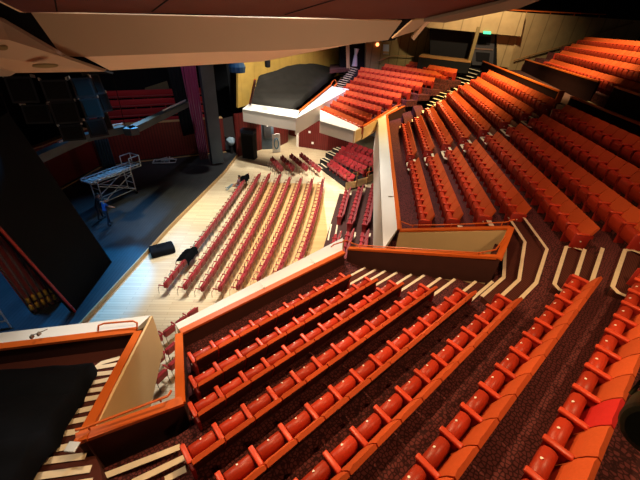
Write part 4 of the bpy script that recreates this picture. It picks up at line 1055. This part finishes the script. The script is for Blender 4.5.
def body(bend=0, reach=None, sit=False, stride=.1):
    """standing facing +y; bend leans the trunk forward, reach puts both hands at a point"""
    J = {}; cb, sb_ = math.cos(bend), math.sin(bend)
    def T(y, z): return (0, y*cb+z*sb_, .95+z*cb-y*sb_)
    def TX(x, y, z): q = T(y, z); return (x, q[1], q[2])
    J['pelvis'] = (0, 0, .95); J['belly'] = T(.01, .2); J['chest'] = T(.0, .42); J['neck'] = T(.01, .58); J['chin'] = T(.04, .63); J['head'] = T(.035, .71); J['crown'] = T(.02, .79); J['nose'] = T(.12, .69)
    J['shl'] = TX(-.17, 0, .5); J['shr'] = TX(.17, 0, .5)
    J['hipl'] = (-.10, 0, .90); J['hipr'] = (.10, 0, .90)
    J['kneel'] = (-.11, .03+stride, .50); J['kneer'] = (.11, .03-stride*.4, .50)
    J['anl'] = (-.11, stride*1.4, .09); J['anr'] = (.11, -stride*1.3, .09); J['toel'] = (-.12, stride*1.4+.17, .04); J['toer'] = (.13, -stride*1.3+.17, .04)
    for s, x in (('l', -1), ('r', 1)):
        sh = Vector(J['sh'+s]); hnd = Vector(reach)+V(x*.12, 0, 0) if reach else V(x*.27, .08, .80)
        mid = sh.lerp(hnd, .5); dirv = hnd-sh; L = min(dirv.length, .56); hnd = sh+dirv.normalized()*L
        off = math.sqrt(max(.0025, .29**2-(L/2)**2)); mid = sh.lerp(hnd, .5)+V(x*.5, -.4, -.76).normalized()*off
        J['elb'+s] = tuple(mid); J['wrist'+s] = tuple(hnd); fw = (hnd-mid).normalized(); J['hand'+s] = tuple(hnd+fw*.08)
        for f in range(4):
            J['f_%s%d' % (s, f)] = tuple(hnd+fw*(.15-.012*abs(f-1.4))+V((f-1.5)*.022, 0, -.03))
        J['f_%st' % s] = tuple(hnd+fw*.09+V(-x*.05, .03, 0))
    E_ = [('pelvis', 'belly'), ('belly', 'chest'), ('chest', 'neck'), ('neck', 'chin'), ('chin', 'head'), ('head', 'crown'), ('chin', 'nose'), ('chest', 'shl'), ('chest', 'shr'), ('pelvis', 'hipl'), ('pelvis', 'hipr')]
    for s in 'lr':
        E_ += [('sh'+s, 'elb'+s), ('elb'+s, 'wrist'+s), ('wrist'+s, 'hand'+s), ('hip'+s, 'knee'+s), ('knee'+s, 'an'+s), ('an'+s, 'toe'+s)]+[('hand'+s, 'f_%s%d' % (s, f)) for f in range(4)]+[('hand'+s, 'f_%st' % s)]
    Rr = dict(pelvis=(.15, .11), belly=(.14, .10), chest=(.16, .11), neck=.055, chin=.075, head=.095, crown=.06, nose=.018, shl=.07, shr=.07)
    for s in 'lr':
        Rr.update({'elb'+s: .045, 'wrist'+s: .032, 'hand'+s: (.04, .02), 'hip'+s: .095, 'knee'+s: .062, 'an'+s: .045, 'toe'+s: (.045, .03)})
        for f in '0123t': Rr['f_'+s+f] = .010
    return J, E_, Rr
z_ = dict(skin=M['skin'], shirt=M['shirtk'], legs=M['trous'], shoe=M['dark'])
J, E_, Rr = body(.35, (.05, .62, 1.25)); person('person', J, E_, Rr, z_, 'person in black, bending forward and reaching to the mobile scaffold on the stage', at(101, 219.5, ZS), R(-50))
z2 = dict(skin=M['skin'], shirt=M['shirtb'], legs=M['trous'], shoe=M['dark'])
J, E_, Rr = body(.18, (0, .5, 1.05)); person('person', J, E_, Rr, z2, 'person in blue shirt and dark trousers standing nearest us at the stage scaffold', at(109.5, 225.5, ZS), R(-25))
# seated figure on the front row of the stalls
J, E_, Rr = body(-.25, (0, .42, .75), stride=0)
sh_ = -.45
for k in J: J[k] = (J[k][0], J[k][1], J[k][2]+sh_) if k[:3] not in ('kne', 'anl', 'anr', 'toe') else J[k]
for s, x in (('l', -1), ('r', 1)): J['knee'+s] = (x*.13, .45, .50); J['an'+s] = (x*.14, .86+.06*x, .12); J['toe'+s] = (x*.16, .98+.06*x, .16)
z3 = dict(skin=M['skin'], shirt=M['shirtg'], legs=M['jeans'], shoe=M['dark'])
pp = at(236, 187, .5)
cs = min(chairs[:25], key=lambda c: (V(c[0].x, c[0].y)-V(pp.x, pp.y)).length)
sp = Matrix.Rotation(cs[1], 4, 'Z') @ V(.265, -.25, .07)+cs[0]
person('person', J, E_, Rr, z3, 'person in mauve top and pale blue jeans sprawling on a front row stalls chair', sp, cs[1])

# ------------------------------------------------------------------ things on the stage and in the stalls
def lump(name, loc, size, m, label, cat, seed=0, rz=0, flat=.5, parts=None):
    bm = bmesh.new(); bmesh.ops.create_cube(bm, size=1); bmesh.ops.subdivide_edges(bm, edges=bm.edges, cuts=6, use_grid_fill=True)
    for v in bm.verts:
        r = Vector(v.co); l = r.length; s = max(abs(r.x), abs(r.y), abs(r.z)); r = r.lerp(r.normalized()*.5, .55)
        n = noise.noise(r*3+V(seed, seed, seed))*.16
        v.co = V(r.x*size[0]*(1+n), r.y*size[1]*(1+n), max(-.5, r.z*(1+n*1.5))*size[2])
    mz = min(v.co.z for v in bm.verts); bmesh.ops.translate(bm, vec=(0, 0, -mz), verts=bm.verts)
    o = fin(name, bm, m, None, True); o.location = loc; o.rotation_euler = (0, 0, rz); tag(o, label, cat); return o
b_ = at(163, 252, 0)
cs0 = chairs[0]
case = empty('flight_bag', at(163, 252.5, 0), R(35)); tag(case, 'large black soft bag lying on the pale floor by the stage edge', 'bag')
bm = bmesh.new(); box(bm, -.62, .62, -.40, .40, 0, .42, .10, 3); fin('bag_body', bm, M['black'], case, True)
bm = bmesh.new(); tube(bm, [(-.25, 0, .42), (-.2, 0, .52), (.2, 0, .52), (.25, 0, .42)], .02, 6); fin('handle', bm, M['dark'], case)
def on_chair(px, py):
    q = at(px, py, .8); return min(chairs[:25], key=lambda c: ((Matrix.Rotation(c[1], 4, 'Z') @ V(.265, -.56, 0)+c[0])-V(q.x, q.y)).length)
for (px, py), lb_, sd in (((181, 254), 'black jacket draped over the backs of front row chairs near the bag', 4), ((242, 178), 'black coat draped over the far end of the front row of stalls chairs', 9)):
    c = on_chair(px, py); bm = bmesh.new(); n_ = 14
    prof = [(-.02, .50), (-.10, .68), (-.46, .80), (-.53, .915), (-.66, .93), (-.72, .80), (-.74, .52)]
    wd = 1.15
    g = [[bm.verts.new((-.3+wd*i/n_, y+.05*noise.noise(V(i*.5, j, sd)), z+.07*noise.noise(V(i*.45+7, j*.8, sd))-(.12*max(0, abs(i/n_-.5)-.35)*4))) for i in range(n_+1)] for j, (y, z) in enumerate(prof)]
    for j in range(len(prof)-1):
        for i in range(n_): bm.faces.new((g[j][i], g[j][i+1], g[j+1][i+1], g[j+1][i]))
    geo = bmesh.ops.solidify(bm, geom=bm.faces, thickness=.035)
    o = fin('jacket', bm, M['black'], None, True); o.location = c[0]; o.rotation_euler = (0, 0, c[1]); tag(o, lb_, 'jacket')
# mobile scaffold with a long truss deck
s0, s1 = at(101.5, 206, ZS), at(133, 192, ZS)
def hgt(p, py):
    lo_, hi_ = 0, 12
    for _ in range(40):
        m_ = (lo_+hi_)/2
        if proj((p.x, p.y, m_))[1] > py: lo_ = m_
        else: hi_ = m_
    return m_
d = V(s1.x-s0.x, s1.y-s0.y).normalized(); n = V(-d.y, d.x); Ls = (V(s1.x, s1.y)-V(s0.x, s0.y)).length
sc = empty('mobile_scaffold', V(s0.x, s0.y, ZS), math.atan2(d.y, d.x)); tag(sc, 'silver mobile scaffold with a long ladder-like deck on the dark stage', 'scaffold')
zt_ = hgt(V(s0.x, s0.y), 186)-ZS; zt_ = max(1.8, min(3.2, zt_))
def bars(name, segs, r=.03):
    bm = bmesh.new()
    for a, b in segs: tube(bm, [a, b], r, 6)
    fin(name, bm, M['alu'], sc)
W_ = .75
for y in (-W_/2, W_/2):
    for x in (0, Ls): bars('post', [(V(x, y, .1), V(x, y, zt_))], .035)
bars('frame_rungs', [(V(x, -W_/2, z), V(x, W_/2, z)) for x in (0, Ls) for z in (.35, .8, 1.25, 1.7)])
bars('side_brace', [(V(0, y, .35), V(Ls, y, 1.5)) for y in (-W_/2, W_/2)]+[(V(Ls, y, .35), V(0, y, 1.5)) for y in (-W_/2, W_/2)]+[(V(0, y, z), V(Ls, y, z)) for y in (-W_/2, W_/2) for z in (.35, 1.6)])
X0, X1 = -.45, Ls+.85
bars('deck_rail', [(V(X0, y, zt_+q), V(X1, y, zt_+q)) for y in (-.42, .42) for q in (0, .16)], .04)
bars('deck_rung', [(V(X0+(X1-X0)*i/13, -.42, zt_+.08), V(X0+(X1-X0)*i/13, .42, zt_+.08)) for i in range(14)], .045)
bm = bmesh.new(); box(bm, X0+.1, X1-1.0, -.34, .34, zt_+.02, zt_+.07, .01); fin('deck_board', bm, M['alu'], sc)
bars('end_guard', [(V(X1-.8, y, zt_+.1), V(X1-.8, y, zt_+.75)) for y in (-.42, .42)]+[(V(X1, y, zt_+.1), V(X1, y, zt_+.75)) for y in (-.42, .42)]+[(V(X1-.8, -.42, zt_+.75), V(X1, -.42, zt_+.75)), (V(X1-.8, .42, zt_+.75), V(X1, .42, zt_+.75)), (V(X1, -.42, zt_+.75), V(X1, .42, zt_+.75))], .03)
for x in (0, Ls):
    for y in (-W_/2, W_/2):
        bm = bmesh.new(); bmesh.ops.create_uvsphere(bm, u_segments=10, v_segments=6, radius=.1, matrix=Matrix.Translation((x, y, .1))); fin('castor', bm, M['dark'], sc)
# low silver frame lying further back on the stage
a = at(165, 162.5, ZS); tl = empty('folded_trolley', a, R(15)); tag(tl, 'low silver trolley frame lying at the back of the dark stage', 'trolley')
for nm, segs in (('frame', [(V(-.9, -.4, .12), V(.9, -.4, .12)), (V(-.9, .4, .12), V(.9, .4, .12)), (V(-.9, -.4, .12), V(-.9, .4, .12)), (V(.9, -.4, .12), V(.9, .4, .12))]), ('load_bars', [(V(-.6, -.35, .3), V(.2, .3, .35)), (V(-.2, -.35, .35), V(.7, .2, .3)), (V(0, -.4, .12), V(0, .4, .12)), (V(.4, -.3, .12), V(.4, .3, .4))])):
    bm = bmesh.new()
    for q, r_ in segs: tube(bm, [q, r_], .05, 6)
    fin(nm, bm, M['alu'], tl)
bm = bmesh.new(); box(bm, -.3, .3, -.2, .2, .14, .32, .04); fin('motor_box', bm, M['paleb2'], tl)
bm = bmesh.new(); a = at(42, 0, ZS)
# pale figure-like cloth bundle on a plain stand at the stage edge, not a lamp
p = at(232, 153, ZS); bu = empty('bundle_stand', p); tag(bu, 'pale blue cloth bundle on a dark stand at the stage edge by the black drape', 'stand')
bm = bmesh.new(); tube(bm, [(0, 0, 0), (0, 0, .9)], .18, 8); fin('stand', bm, M['dark'], bu)
bm = bmesh.new(); bmesh.ops.create_icosphere(bm, subdivisions=3, radius=.42)
for v in bm.verts: v.co = V(v.co.x, v.co.y*.8, v.co.z*.9)*(1+.25*noise.noise(v.co*4))
bmesh.ops.translate(bm, vec=(0, 0, 1.15), verts=bm.verts); fin('cloth_bundle', bm, M['paleb2'], bu, True)
# scrap of scaffold at the left edge
p = at(-4, 330, ZS); sf = empty('scaffold_frame', p, R(20)); tag(sf, 'corner of a white metal frame at the left edge of the stage', 'frame')
for nm, segs in (('upright', [(V(0, 0, 0), V(0, 0, 1.6)), (V(.5, 0, 0), V(.5, 0, 1.6))]), ('rung', [(V(0, 0, z), V(.5, 0, z)) for z in (.4, .8, 1.2, 1.58)])):
    bm = bmesh.new()
    for q, r_ in segs: tube(bm, [q, r_], .035, 6)
    fin(nm, bm, M['alu'], sf)
# ------------------------------------------------------------------ drapes, flats, beam, loudspeakers
def pleat(name, b0, b1, t0, t1, amp, nf, m, label=None, cat='curtain', parent=None, res=6):
    n = nf*res; bm = bmesh.new(); d = V(b1.x-b0.x, b1.y-b0.y).normalized(); nrm = V(-d.y, d.x); rowsv = []
    for j in range(7):
        v = j/6; row = []
        for i in range(n+1):
            u = i/n; p = b0.lerp(b1, u).lerp(t0.lerp(t1, u), v)
            row.append(bm.verts.new(p+nrm*amp*math.sin(u*nf*2*math.pi)*(1-.25*v)+nrm*amp*.4*noise.noise(V(u*9, v*2, nf))))
        rowsv.append(row)
    for j in range(6):
        for i in range(n): bm.faces.new((rowsv[j][i], rowsv[j][i+1], rowsv[j+1][i+1], rowsv[j+1][i]))
    bmesh.ops.recalc_face_normals(bm, faces=bm.faces)
    bmesh.ops.solidify(bm, geom=bm.faces, thickness=.03)
    if parent: bmesh.ops.translate(bm, vec=-parent.location, verts=bm.verts)
    o = fin(name, bm, m, parent, True)
    if label: tag(o, label, cat)
    return o
def up(p, z): return V(p.x, p.y, z)
a, b = at(200, 159.5, ZS), at(208, 158.5, ZS); zc = hgt(a, 60)
pleat('stage_curtain', a, b, up(a, zc)+V(-.5, .1, 0), up(b, zc), .06, 5, M['purple'], 'magenta velvet curtain hanging beside the blue-grey column')
a, b = at(213, 166, ZS), at(224, 164.5, ZS); zc = hgt(a, 58); d = V(b.x-a.x, b.y-a.y).normalized(); n = V(-d.y, d.x)
bm = bmesh.new(); q = [a, b, b+n*.8, a+n*.8]; loft(bm, [up(p, .4) for p in q], [up(p, zc) for p in q]); tag(fin('stage_column', bm, M['pillar']), 'square blue-grey proscenium column between magenta curtain and black drape', 'column')
a, b = at(237, 146, ZS), at(243.5, 144, ZS); zc = hgt(a, 60); d = V(b.x-a.x, b.y-a.y).normalized()
pleat('black_drape', a, b, up(a, zc)-d*.45, up(b, zc)+d*.5, .12, 5, M['black'], 'narrow black drape gathered at the foot, left of the covered block', 'drape')
a, b = at(172, 160, ZS), at(194, 158, ZS)
d = V(cw[4].x-cw[3].x, cw[4].y-cw[3].y).normalized(); n = V(d.y, -d.x)
P_ = V(cw[3].x, cw[3].y)+n*.7
c4 = [atp(x, y, P_, n) for x, y in ((183, 136), (195, 133), (190, 60), (165, 60))]
pleat('black_drape', c4[0], c4[1], c4[3], c4[2], .10, 4, M['black'], 'short black drape hanging in front of the choir ledge left of the magenta curtain', 'drape')
a, b = at(103, 168.5, ZS), at(116, 166.5, ZS); zc = hgt(a, 140)
pleat('blue_drape', a, b, up(a, zc), up(b, zc), .08, 5, M['bluecloth'], 'dark blue pleated drape in the corner of the red stage wall', 'drape')
# black leaning flat on the near side of the stage
A_, B_ = at(112, 262, ZS), at(75, 312, ZS); d = V(B_.x-A_.x, B_.y-A_.y).normalized(); n = V(d.y, -d.x)
pts = [A_, B_, atp(0, 229, A_, n), atp(-60, 162, A_, n), atp(8, 112, A_, n), atp(45, 165, A_, n)]
bm = bmesh.new(); off = n*(.18 if n.x < 0 else -.18); loft(bm, [p+off for p in pts], pts); fl = fin('stage_flat', bm, M['flat']); tag(fl, 'tall plain black flat standing along the near side of the stage edge', 'flat')
bm = bmesh.new(); tube(bm, [pts[1]+V(.04, -.02, .05), pts[2]+V(.04, -.02, 0), pts[3]+V(.04, -.02, 0)], .05, 6); fin('edge_batten', bm, M['endp'], fl)
a, b = at(31, 313, ZS), at(64, 297, ZS)
cu = empty('house_curtain', a); tag(cu, 'red velvet house curtain with gold braid beside the black flat', 'curtain')
zc = 8.0; dcu = (b-a).normalized()
pleat('curtain_cloth', a, b, up(a, zc)-dcu*.4+V(.2, -.2, 0), up(b, zc)-dcu*.2, .13, 6, M['redvel'], parent=cu)
nrm = V(-dcu.y, dcu.x)
if nrm.dot(V(0, 0, 0)-a) < 0: nrm = -nrm
L = (b-a).length
for row, z in ((0, .75), (1, 1.15)):
    for i in range(6):
        p = a+dcu*(L*(i+.4+row*.1)/6)+nrm*.16-a; bm = bmesh.new(); tube(bm, [p+V(0, 0, z+.18-.4), p+V(0, 0, z+.1-.4), p+V(0, 0, z-.4), p+V(0, 0, z-.1-.4)], [.03, .075, .06, .085], 8)
        fin('gold_tassel', bm, M['gold'], cu, True)
# hung beam across the back of the stage
bm_pts = [at(10, 178, 5), at(32, 168, 5), at(88, 142, 5), at(127, 133, 5), at(132, 136, 5), at(189, 107, 5)]
be = empty('lighting_beam', bm_pts[2]); tag(be, 'long blue-grey hung beam with a kink crossing above the stage', 'beam')
bm = bmesh.new(); th = .4
for i in range(len(bm_pts)-1):
    a, b = bm_pts[i], bm_pts[i+1]; q = quad(a, b, .45, 1); loft(bm, q, [p+V(0, 0, th) for p in q])
child_fin('beam_body', bm, M['beam'], be)
bm = bmesh.new()
for i in (1, 2, 4): tube(bm, [bm_pts[i].lerp(bm_pts[i+1], .5)+V(0, 0, th+.18), bm_pts[i].lerp(bm_pts[i+1], .95)+V(0, 0, th+.18)], .05, 6)
child_fin('conduit', bm, M['alu'], be)
bm = bmesh.new()
for p in (bm_pts[1], bm_pts[3], bm_pts[5]): tube(bm, [p+V(0, 0, th), p+V(0, .3, 9)], .02, 5)
child_fin('hanging_wire', bm, M['dark'], be)
# small hung fittings
for nm, (px, py), Y, sz, m_, lb_ in (('hanging_speaker', (267.5, 61), 27, (.20, .2, .42), M['dark'], 'small black fitting hanging before the ochre wall above the covered block'), ('stage_lantern', (237, 66.5), 26, (.55, .3, .40), M['bluecloth'], 'blue-lit lantern hanging at the top of the narrow black drape')):
    p = aty(px, py, Y); h_ = empty(nm, p); tag(h_, lb_, 'lamp')
    bm = bmesh.new(); tube(bm, [V(0, 0, -sz[2]), V(0, 0, -sz[2]*.9), V(0, 0, 0), V(0, 0, sz[2]*.9), V(0, 0, sz[2])], [sz[0]*.6, sz[0], sz[0]*1.1, sz[0]*.8, sz[0]*.4], 12); fin('body', bm, m_, h_)
    bm = bmesh.new(); tube(bm, [V(0, 0, sz[2]), V(0, 0, sz[2]+4.5)], .02, 5); fin('hanging_wire', bm, M['dark'], h_)
# loudspeaker cluster
SPK = [((7.5, 77), (36.5, 103), 11.2, -.35), ((24, 104.5), (50, 124), 11.3, -.5), ((43, 80), (70, 101), 11.3, -.15), ((52, 101.5), (79, 124), 11.4, -.1), ((61, 125), (84, 141), 11.6, -.1), ((73, 78), (94, 97.5), 11.6, .25), ((82, 98), (102, 118), 11.7, .3), ((87, 119), (107, 137), 11.8, .35), ((91.5, 74), (103, 94), 12.2, .8), ((98.5, 93), (111, 112), 12.3, .8), ((103, 113), (111.5, 130), 12.4, .8)]
SL = ['top of the leftmost column', 'bottom of the leftmost column', 'top of the second column', 'middle of the second column', 'bottom of the second column', 'top of the third column, lit blue', 'middle of the third column, lit blue', 'bottom of the third column, lit blue', 'top of the right edge column, lit blue', 'middle of the right edge column, lit blue', 'bottom of the right edge column, lit blue']
for i, (p0, p1, Y, yaw) in enumerate(SPK):
    c_ = aty((p0[0]+p1[0])/2, (p0[1]+p1[1])/2, Y); dep = (c_-V(0, 0, H)).dot(f0); wpx, hpx = p1[0]-p0[0], p1[1]-p0[1]
    w_, h_ = min(wpx, 26)*.86*dep/F, hpx*.93*dep/F
    r = empty('loudspeaker', c_); r.rotation_euler = (R(-12), R(0), R(38)+yaw*.5); tag(r, 'black loudspeaker box in the hung cluster, '+SL[i], 'loudspeaker', 'loudspeakers of the hung cluster')
    bm = bmesh.new(); wb = w_*.36
    loft(bm, [V(-w_/2, -.0, -h_/2), V(w_/2, -.0, -h_/2), V(wb, .42, -h_/2), V(-wb, .42, -h_/2)], [V(-w_/2, -.0, h_/2), V(w_/2, 0, h_/2), V(wb, .42, h_/2), V(-wb, .42, h_/2)])
    fin('cabinet', bm, M['speaker'], r)
    bm = bmesh.new(); box(bm, -w_/2+.06, w_/2-.06, -.03, .0, -h_/2+.06, h_/2-.06, .01); fin('grille', bm, M['grille'], r)
    bm = bmesh.new(); box(bm, -w_/2-.02, -w_/2+.03, -.01, .4, h_/2-.02, h_/2+.07, .01); box(bm, w_/2-.03, w_/2+.02, -.01, .4, h_/2-.02, h_/2+.07, .01); fin('rigging_bracket', bm, M['metal'], r)
# ------------------------------------------------------------------ ceiling: slatted soffit and reflectors
YM = 8.3
sp0, sp1 = aty(30, 12.5, YM), aty(405, 20.5, YM); spn = (sp1-sp0).cross(V(0, -8.3, 2.6)).normalized()
if spn.z > 0: spn = -spn
bm = bmesh.new(); pts = [atp(x, y, sp0, spn) for x, y in ((-70, -40), (-2, 0), (24, 12.5), (100, 12.5), (180, 13.5), (300, 17), (362, 19.5), (424, 18.5), (497, 1), (560, -16), (640, -60))]
loft(bm, pts, [p+V(0, 0, .25) for p in pts]); struct('ceiling', bm, M['soffit'])
def plate(name, px, Y, m, label, th=.12, cat='reflector', par=None, ys=None):
    pts = [aty(x, y, (ys[i] if ys else Y)) for i, (x, y) in enumerate(px)]
    bm = bmesh.new(); loft(bm, [p+V(0, th, .02) for p in pts], pts)
    o = fin(name, bm, m, par)
    if label: tag(o, label, cat)
    return o
rf = plate('acoustic_reflector', [(31, 12.5), (62, 56), (84, 56.8), (220, 51.8), (269, 51), (320, 48), (352, 44.2), (388, 40), (402, 21)], YM, M['canopy'], 'huge tan ceiling reflector panel spanning the top of the view')
plate('lower_lip', [(84, 56.8), (110, 70.5), (220, 64), (262, 61.5), (313, 51.5), (352, 44.2), (320, 48), (269, 51), (220, 51.8)], YM, M['canopylit'], None, .1, par=rf, ys=[YM, YM+.5, YM+.5, YM+.5, YM+.3, YM, YM, YM, YM])
plate('acoustic_reflector', [(412, 21), (392, 38.5), (404, 34.5), (414, 31.5), (431, 18.5)], YM+.3, M['canopy'], 'small tan reflector right of the dark vent slot', .1)
plate('acoustic_reflector', [(433, 19), (426, 26), (414, 40.5), (411.5, 38), (420, 28), (428, 19)], YM+.6, M['canopylit'], 'narrow curved tan reflector lip at the right end of the reflectors', .1)
plate('vent_gap_shade', [(398, 18), (382, 42), (395, 40), (416, 18)], YM+.9, M['dark'], 'dark plate painted as shade in the vent gap between two tan reflectors', .1, 'vent')  # near-black plate set behind the gap to stand for the shade inside it
rl = plate('acoustic_reflector', [(-45, 36), (9, 40), (62, 57), (104, 71.5), (15, 73), (-45, 52)], 7.2, M['canopy'], 'lower left tan reflector panel with two round discs above the loudspeakers', .12, ys=[6.6, 7.0, 7.4, 7.8, 7.2, 6.6])
plate('upper_edge', [(-45, 2), (0, 20), (52, 50), (63, 57), (9, 40), (-45, 36)], 7.0, mat('brown_reflector_edge', (.24, .135, .075), .7), None, .1, par=rl, ys=[6.3, 6.7, 7.2, 7.4, 7.0, 6.6])
for x, y, rx, ry in ((3, 48.5, 5, 2.0), (45, 66.3, 13, 1.7)):
    plate('recessed_disc', [(x+rx*math.cos(t*math.pi/10), y+ry*math.sin(t*math.pi/10)) for t in range(20)], 6.9, mat('disc_tan', (.42, .25, .09), .5), None, .02, par=rl)
plate('acoustic_reflector', [(-30, 60), (-2, 63), (16, 72.5), (10, 76), (-30, 78)], 7.6, M['canopylit'], 'corner of a pale reflector at the far left above the loudspeakers', .1)
plate('gap_shade_panel', [(-45, -25), (-2, 0), (24, 12.5), (40, 12), (66, 60), (112, 74), (90, 74), (-45, 60)], 9.2, M['dark'], 'dark panel painted as shade in the gap between left and main reflectors', .1, 'panel')  # near-black sheet stands in for the darkness of the open gap
bm = bmesh.new(); pts = [atp(x, y, sp0-V(0, 0, .03), spn) for x, y in ((424, 18.5), (497, 1), (512, -4), (545, -5), (520, 5), (446, 19.8))]
loft(bm, [p-V(0, 0, .05) for p in pts], pts); struct('trim_5', bm, mat('grey_tan_rim', (.22, .15, .09), .7))
bm = bmesh.new(); ribbon(bm, [atp(x, y, sp0, spn) for x, y in ((-30, -16), (-1, .5), (23, 12.5))], .12, .08); struct('trim_6', bm, M['canopylit'])
bm = bmesh.new(); prism(bm, [(-26, -6), (32, -6), (32, 60), (-26, 60)], 19, 19.3); struct('ceiling', bm, M['dark'])
bm = bmesh.new(); prism(bm, [(-26, 58), (32, 58), (32, 58.3), (-26, 58.3)], -.2, 19); struct('wall_far', bm, M['dark'])
bm = bmesh.new(); prism(bm, [(31.7, -6), (32, -6), (32, 58), (31.7, 58)], -.2, 19); struct('wall_rear', bm, M['dark'])
# lamp body hanging close to the camera at the right edge
r_ = ray(651, 433).normalized(); p = V(0, 0, H)+r_*2.2
lp = empty('spot_lamp', p); tag(lp, 'dark olive lamp barrel at the lower right edge of the view', 'lamp')
ax = (Rx*.75-Ux*.12+f0*.65).normalized(); a1 = ax.cross(V(0, 0, 1)).normalized()
bm = bmesh.new(); tube(bm, [V(0, 0, 0), ax*.015, ax*.05, ax*.40, ax*.44], [.085, .105, .115, .115, .10], 28); fin('barrel', bm, M['lampbody'], lp, False)
bm = bmesh.new(); tube(bm, [ax*.40+a1*.12, ax*.40+a1*.14+V(0, 0, .22), ax*.40-a1*.14+V(0, 0, .22), ax*.40-a1*.12], .014, 6); tube(bm, [ax*.40+V(0, 0, .22), ax*.40+V(.0, .0, 2.6)], .02, 6); fin('yoke', bm, M['lampbody'], lp)
bm = bmesh.new(); tube(bm, [ax*.44, ax*.45], .10, 28); fin('lens', bm, M['dark'], lp)
# ------------------------------------------------------------------ light
def spot(name, loc, tgt, W, col, ang=60, blend=.6, size=.25):
    l = bpy.data.lights.new(name, 'SPOT'); l.energy = W; l.color = col; l.spot_size = R(ang); l.spot_blend = blend; l.shadow_soft_size = size
    o = bpy.data.objects.new(name, l); C.objects.link(o); o.location = loc; o.rotation_euler = (Vector(tgt)-Vector(loc)).to_track_quat('-Z', 'Y').to_euler(); return o
WARM = (1, .60, .30); WHITE = (1, .93, .80); COOL = (.92, .96, 1)
spot('house_spot', (-2.6, 17, 17), (-3.0, 17, 0), 13000, WHITE, 58)
spot('house_spot', (-2, 26, 17), (-3, 25, 0), 9000, WHITE, 60)
spot('house_spot', (-4, 13, 16), (-4.6, 12.5, 0), 4500, COOL, 44)
spot('house_spot', (0, 16.5, 18), (2.4, 16.5, 5), 6000, WHITE, 66, .8)
spot('house_spot', (-2.5, 13.5, 16), (-1.5, 6.5, 5), 3600, (1, .95, .88), 52, .6)
spot('house_spot', (-4.5, 13.5, 15), (-6, 5.5, 5), 2600, (1, .95, .88), 46, .6)
spot('house_spot', (1, 27, 17), (3.6, 33, 5.5), 10500, (.74, .58, 1), 52, .7)
spot('house_spot', (-3.5, 24, 16), (-4, 31, 6), 9000, (1, .92, .78), 62)
spot('house_spot', (0, 4.6, 11.9), (2, 4.6, 5), 1050, (1, .64, .32), 125, .5, .12)
spot('house_spot', (-1.5, 13.0, 12.6), (3.0, 4.2, 6.0), 2300, (1, .64, .32), 62, .5, .3)
spot('house_spot', (5.5, 3.0, 12.6), (5.2, 4.5, 6), 720, (1, .64, .32), 110, .5, .12)
spot('house_spot', (-4.5, 4.0, 12), (-4.5, 4.4, 5), 700, (1, .75, .5), 110, .5, .15)
spot('house_spot', (9.5, 26.5, 16.5), (9.8, 27, 6.5), 17500, (1, .70, .26), 100, 1)
spot('house_spot', (6.5, 12, 16.5), (6.5, 12.5, 5.5), 900, (1, .42, .34), 80, .9)
spot('house_spot', (15, 25, 17.5), (18.5, 26.5, 9.5), 7500, (1, .74, .34), 92, .6)
spot('house_spot', (13, 31, 16), (14, 37, 10.5), 3800, (1, .76, .46), 100, .7)
spot('stage_spot', (-13, 9, 11), (-12.2, 12, ZS), 5000, (.06, .40, 1), 62, .5)
spot('stage_spot', (-11.8, 22.5, 9), (-10.55, 12, ZS), 16000, (.02, .40, 1), 21, .5)
spot('stage_spot', (-14, 25, 11), (-13, 16, ZS), 3500, (.15, .5, 1), 46, .8)
spot('stage_spot', (-11, 22, 13), (-10.6, 19.0, ZS), 4200, (1, .88, .55), 38, 1)
spot('stage_spot', (-10, 21, 14), (-14, 28, 4), 900, (.8, .8, 1), 60, .9)
spot('stage_spot', (-2.6, 16.5, 9.2), (-5.9, 12.5, 8.7), 12000, (.04, .50, 1), 25, .5)
spot('bounce_fill', (-1, 3.2, 9.6), (-2.5, 8.3, 11.0), 300, (1, .88, .72), 120, .8, .3)  # unseen fills added to brighten the reflectors, in place of bounce from below
spot('bounce_fill', (3.5, 3.2, 10.0), (3, 8.3, 11.2), 170, (1, .84, .66), 110, .8, .3)
spot('balcony_fill', (.3, 25.6, 3.2), (1.8, 27.0, .5), 800, (1, .85, .7), 140, .6)  # unseen fill added to brighten the raked seats under the far block
spot('stage_spot', (-5.5, 22, 11.5), tuple(aty(237, 66.5, 26)), 900, (.05, .4, 1), 16, .4)
spot('lobby_lamp', (-2.2, 35, 3.4), (-2.2, 35.5, 0), 160, (1, .85, .6), 150, .5)
spot('balcony_fill', (-5, 32.5, 3.5), (-5, 34, 0), 520, (1, .85, .65), 140, .6)  # this and the next: unseen fills added to brighten the red rear wall
spot('balcony_fill', (-1, 31, 3.3), (-.5, 33.5, 0), 480, (1, .85, .65), 140, .6)
for i_, (xa, ya, xb, yb) in enumerate(((55, 0, 57, 11.5), (168, 0, 152, 12), (335, 0, 285, 15))):
    bm = bmesh.new(); ribbon(bm, [atp(xa, ya, sp0-V(0, 0, .012), spn), atp(xb, yb, sp0-V(0, 0, .012), spn)], .03, .008); struct('trim_%d' % (7+i_), bm, M['dark'])
w = bpy.data.worlds.new('world'); bpy.context.scene.world = w; w.use_nodes = True
w.node_tree.nodes['Background'].inputs[0].default_value = (.55, .42, .35, 1); w.node_tree.nodes['Background'].inputs[1].default_value = .05
vs = bpy.context.scene.view_settings; vs.view_transform = 'Standard'; vs.look = 'None'; vs.gamma = 1; vs.exposure = 0; vs.use_curve_mapping = False
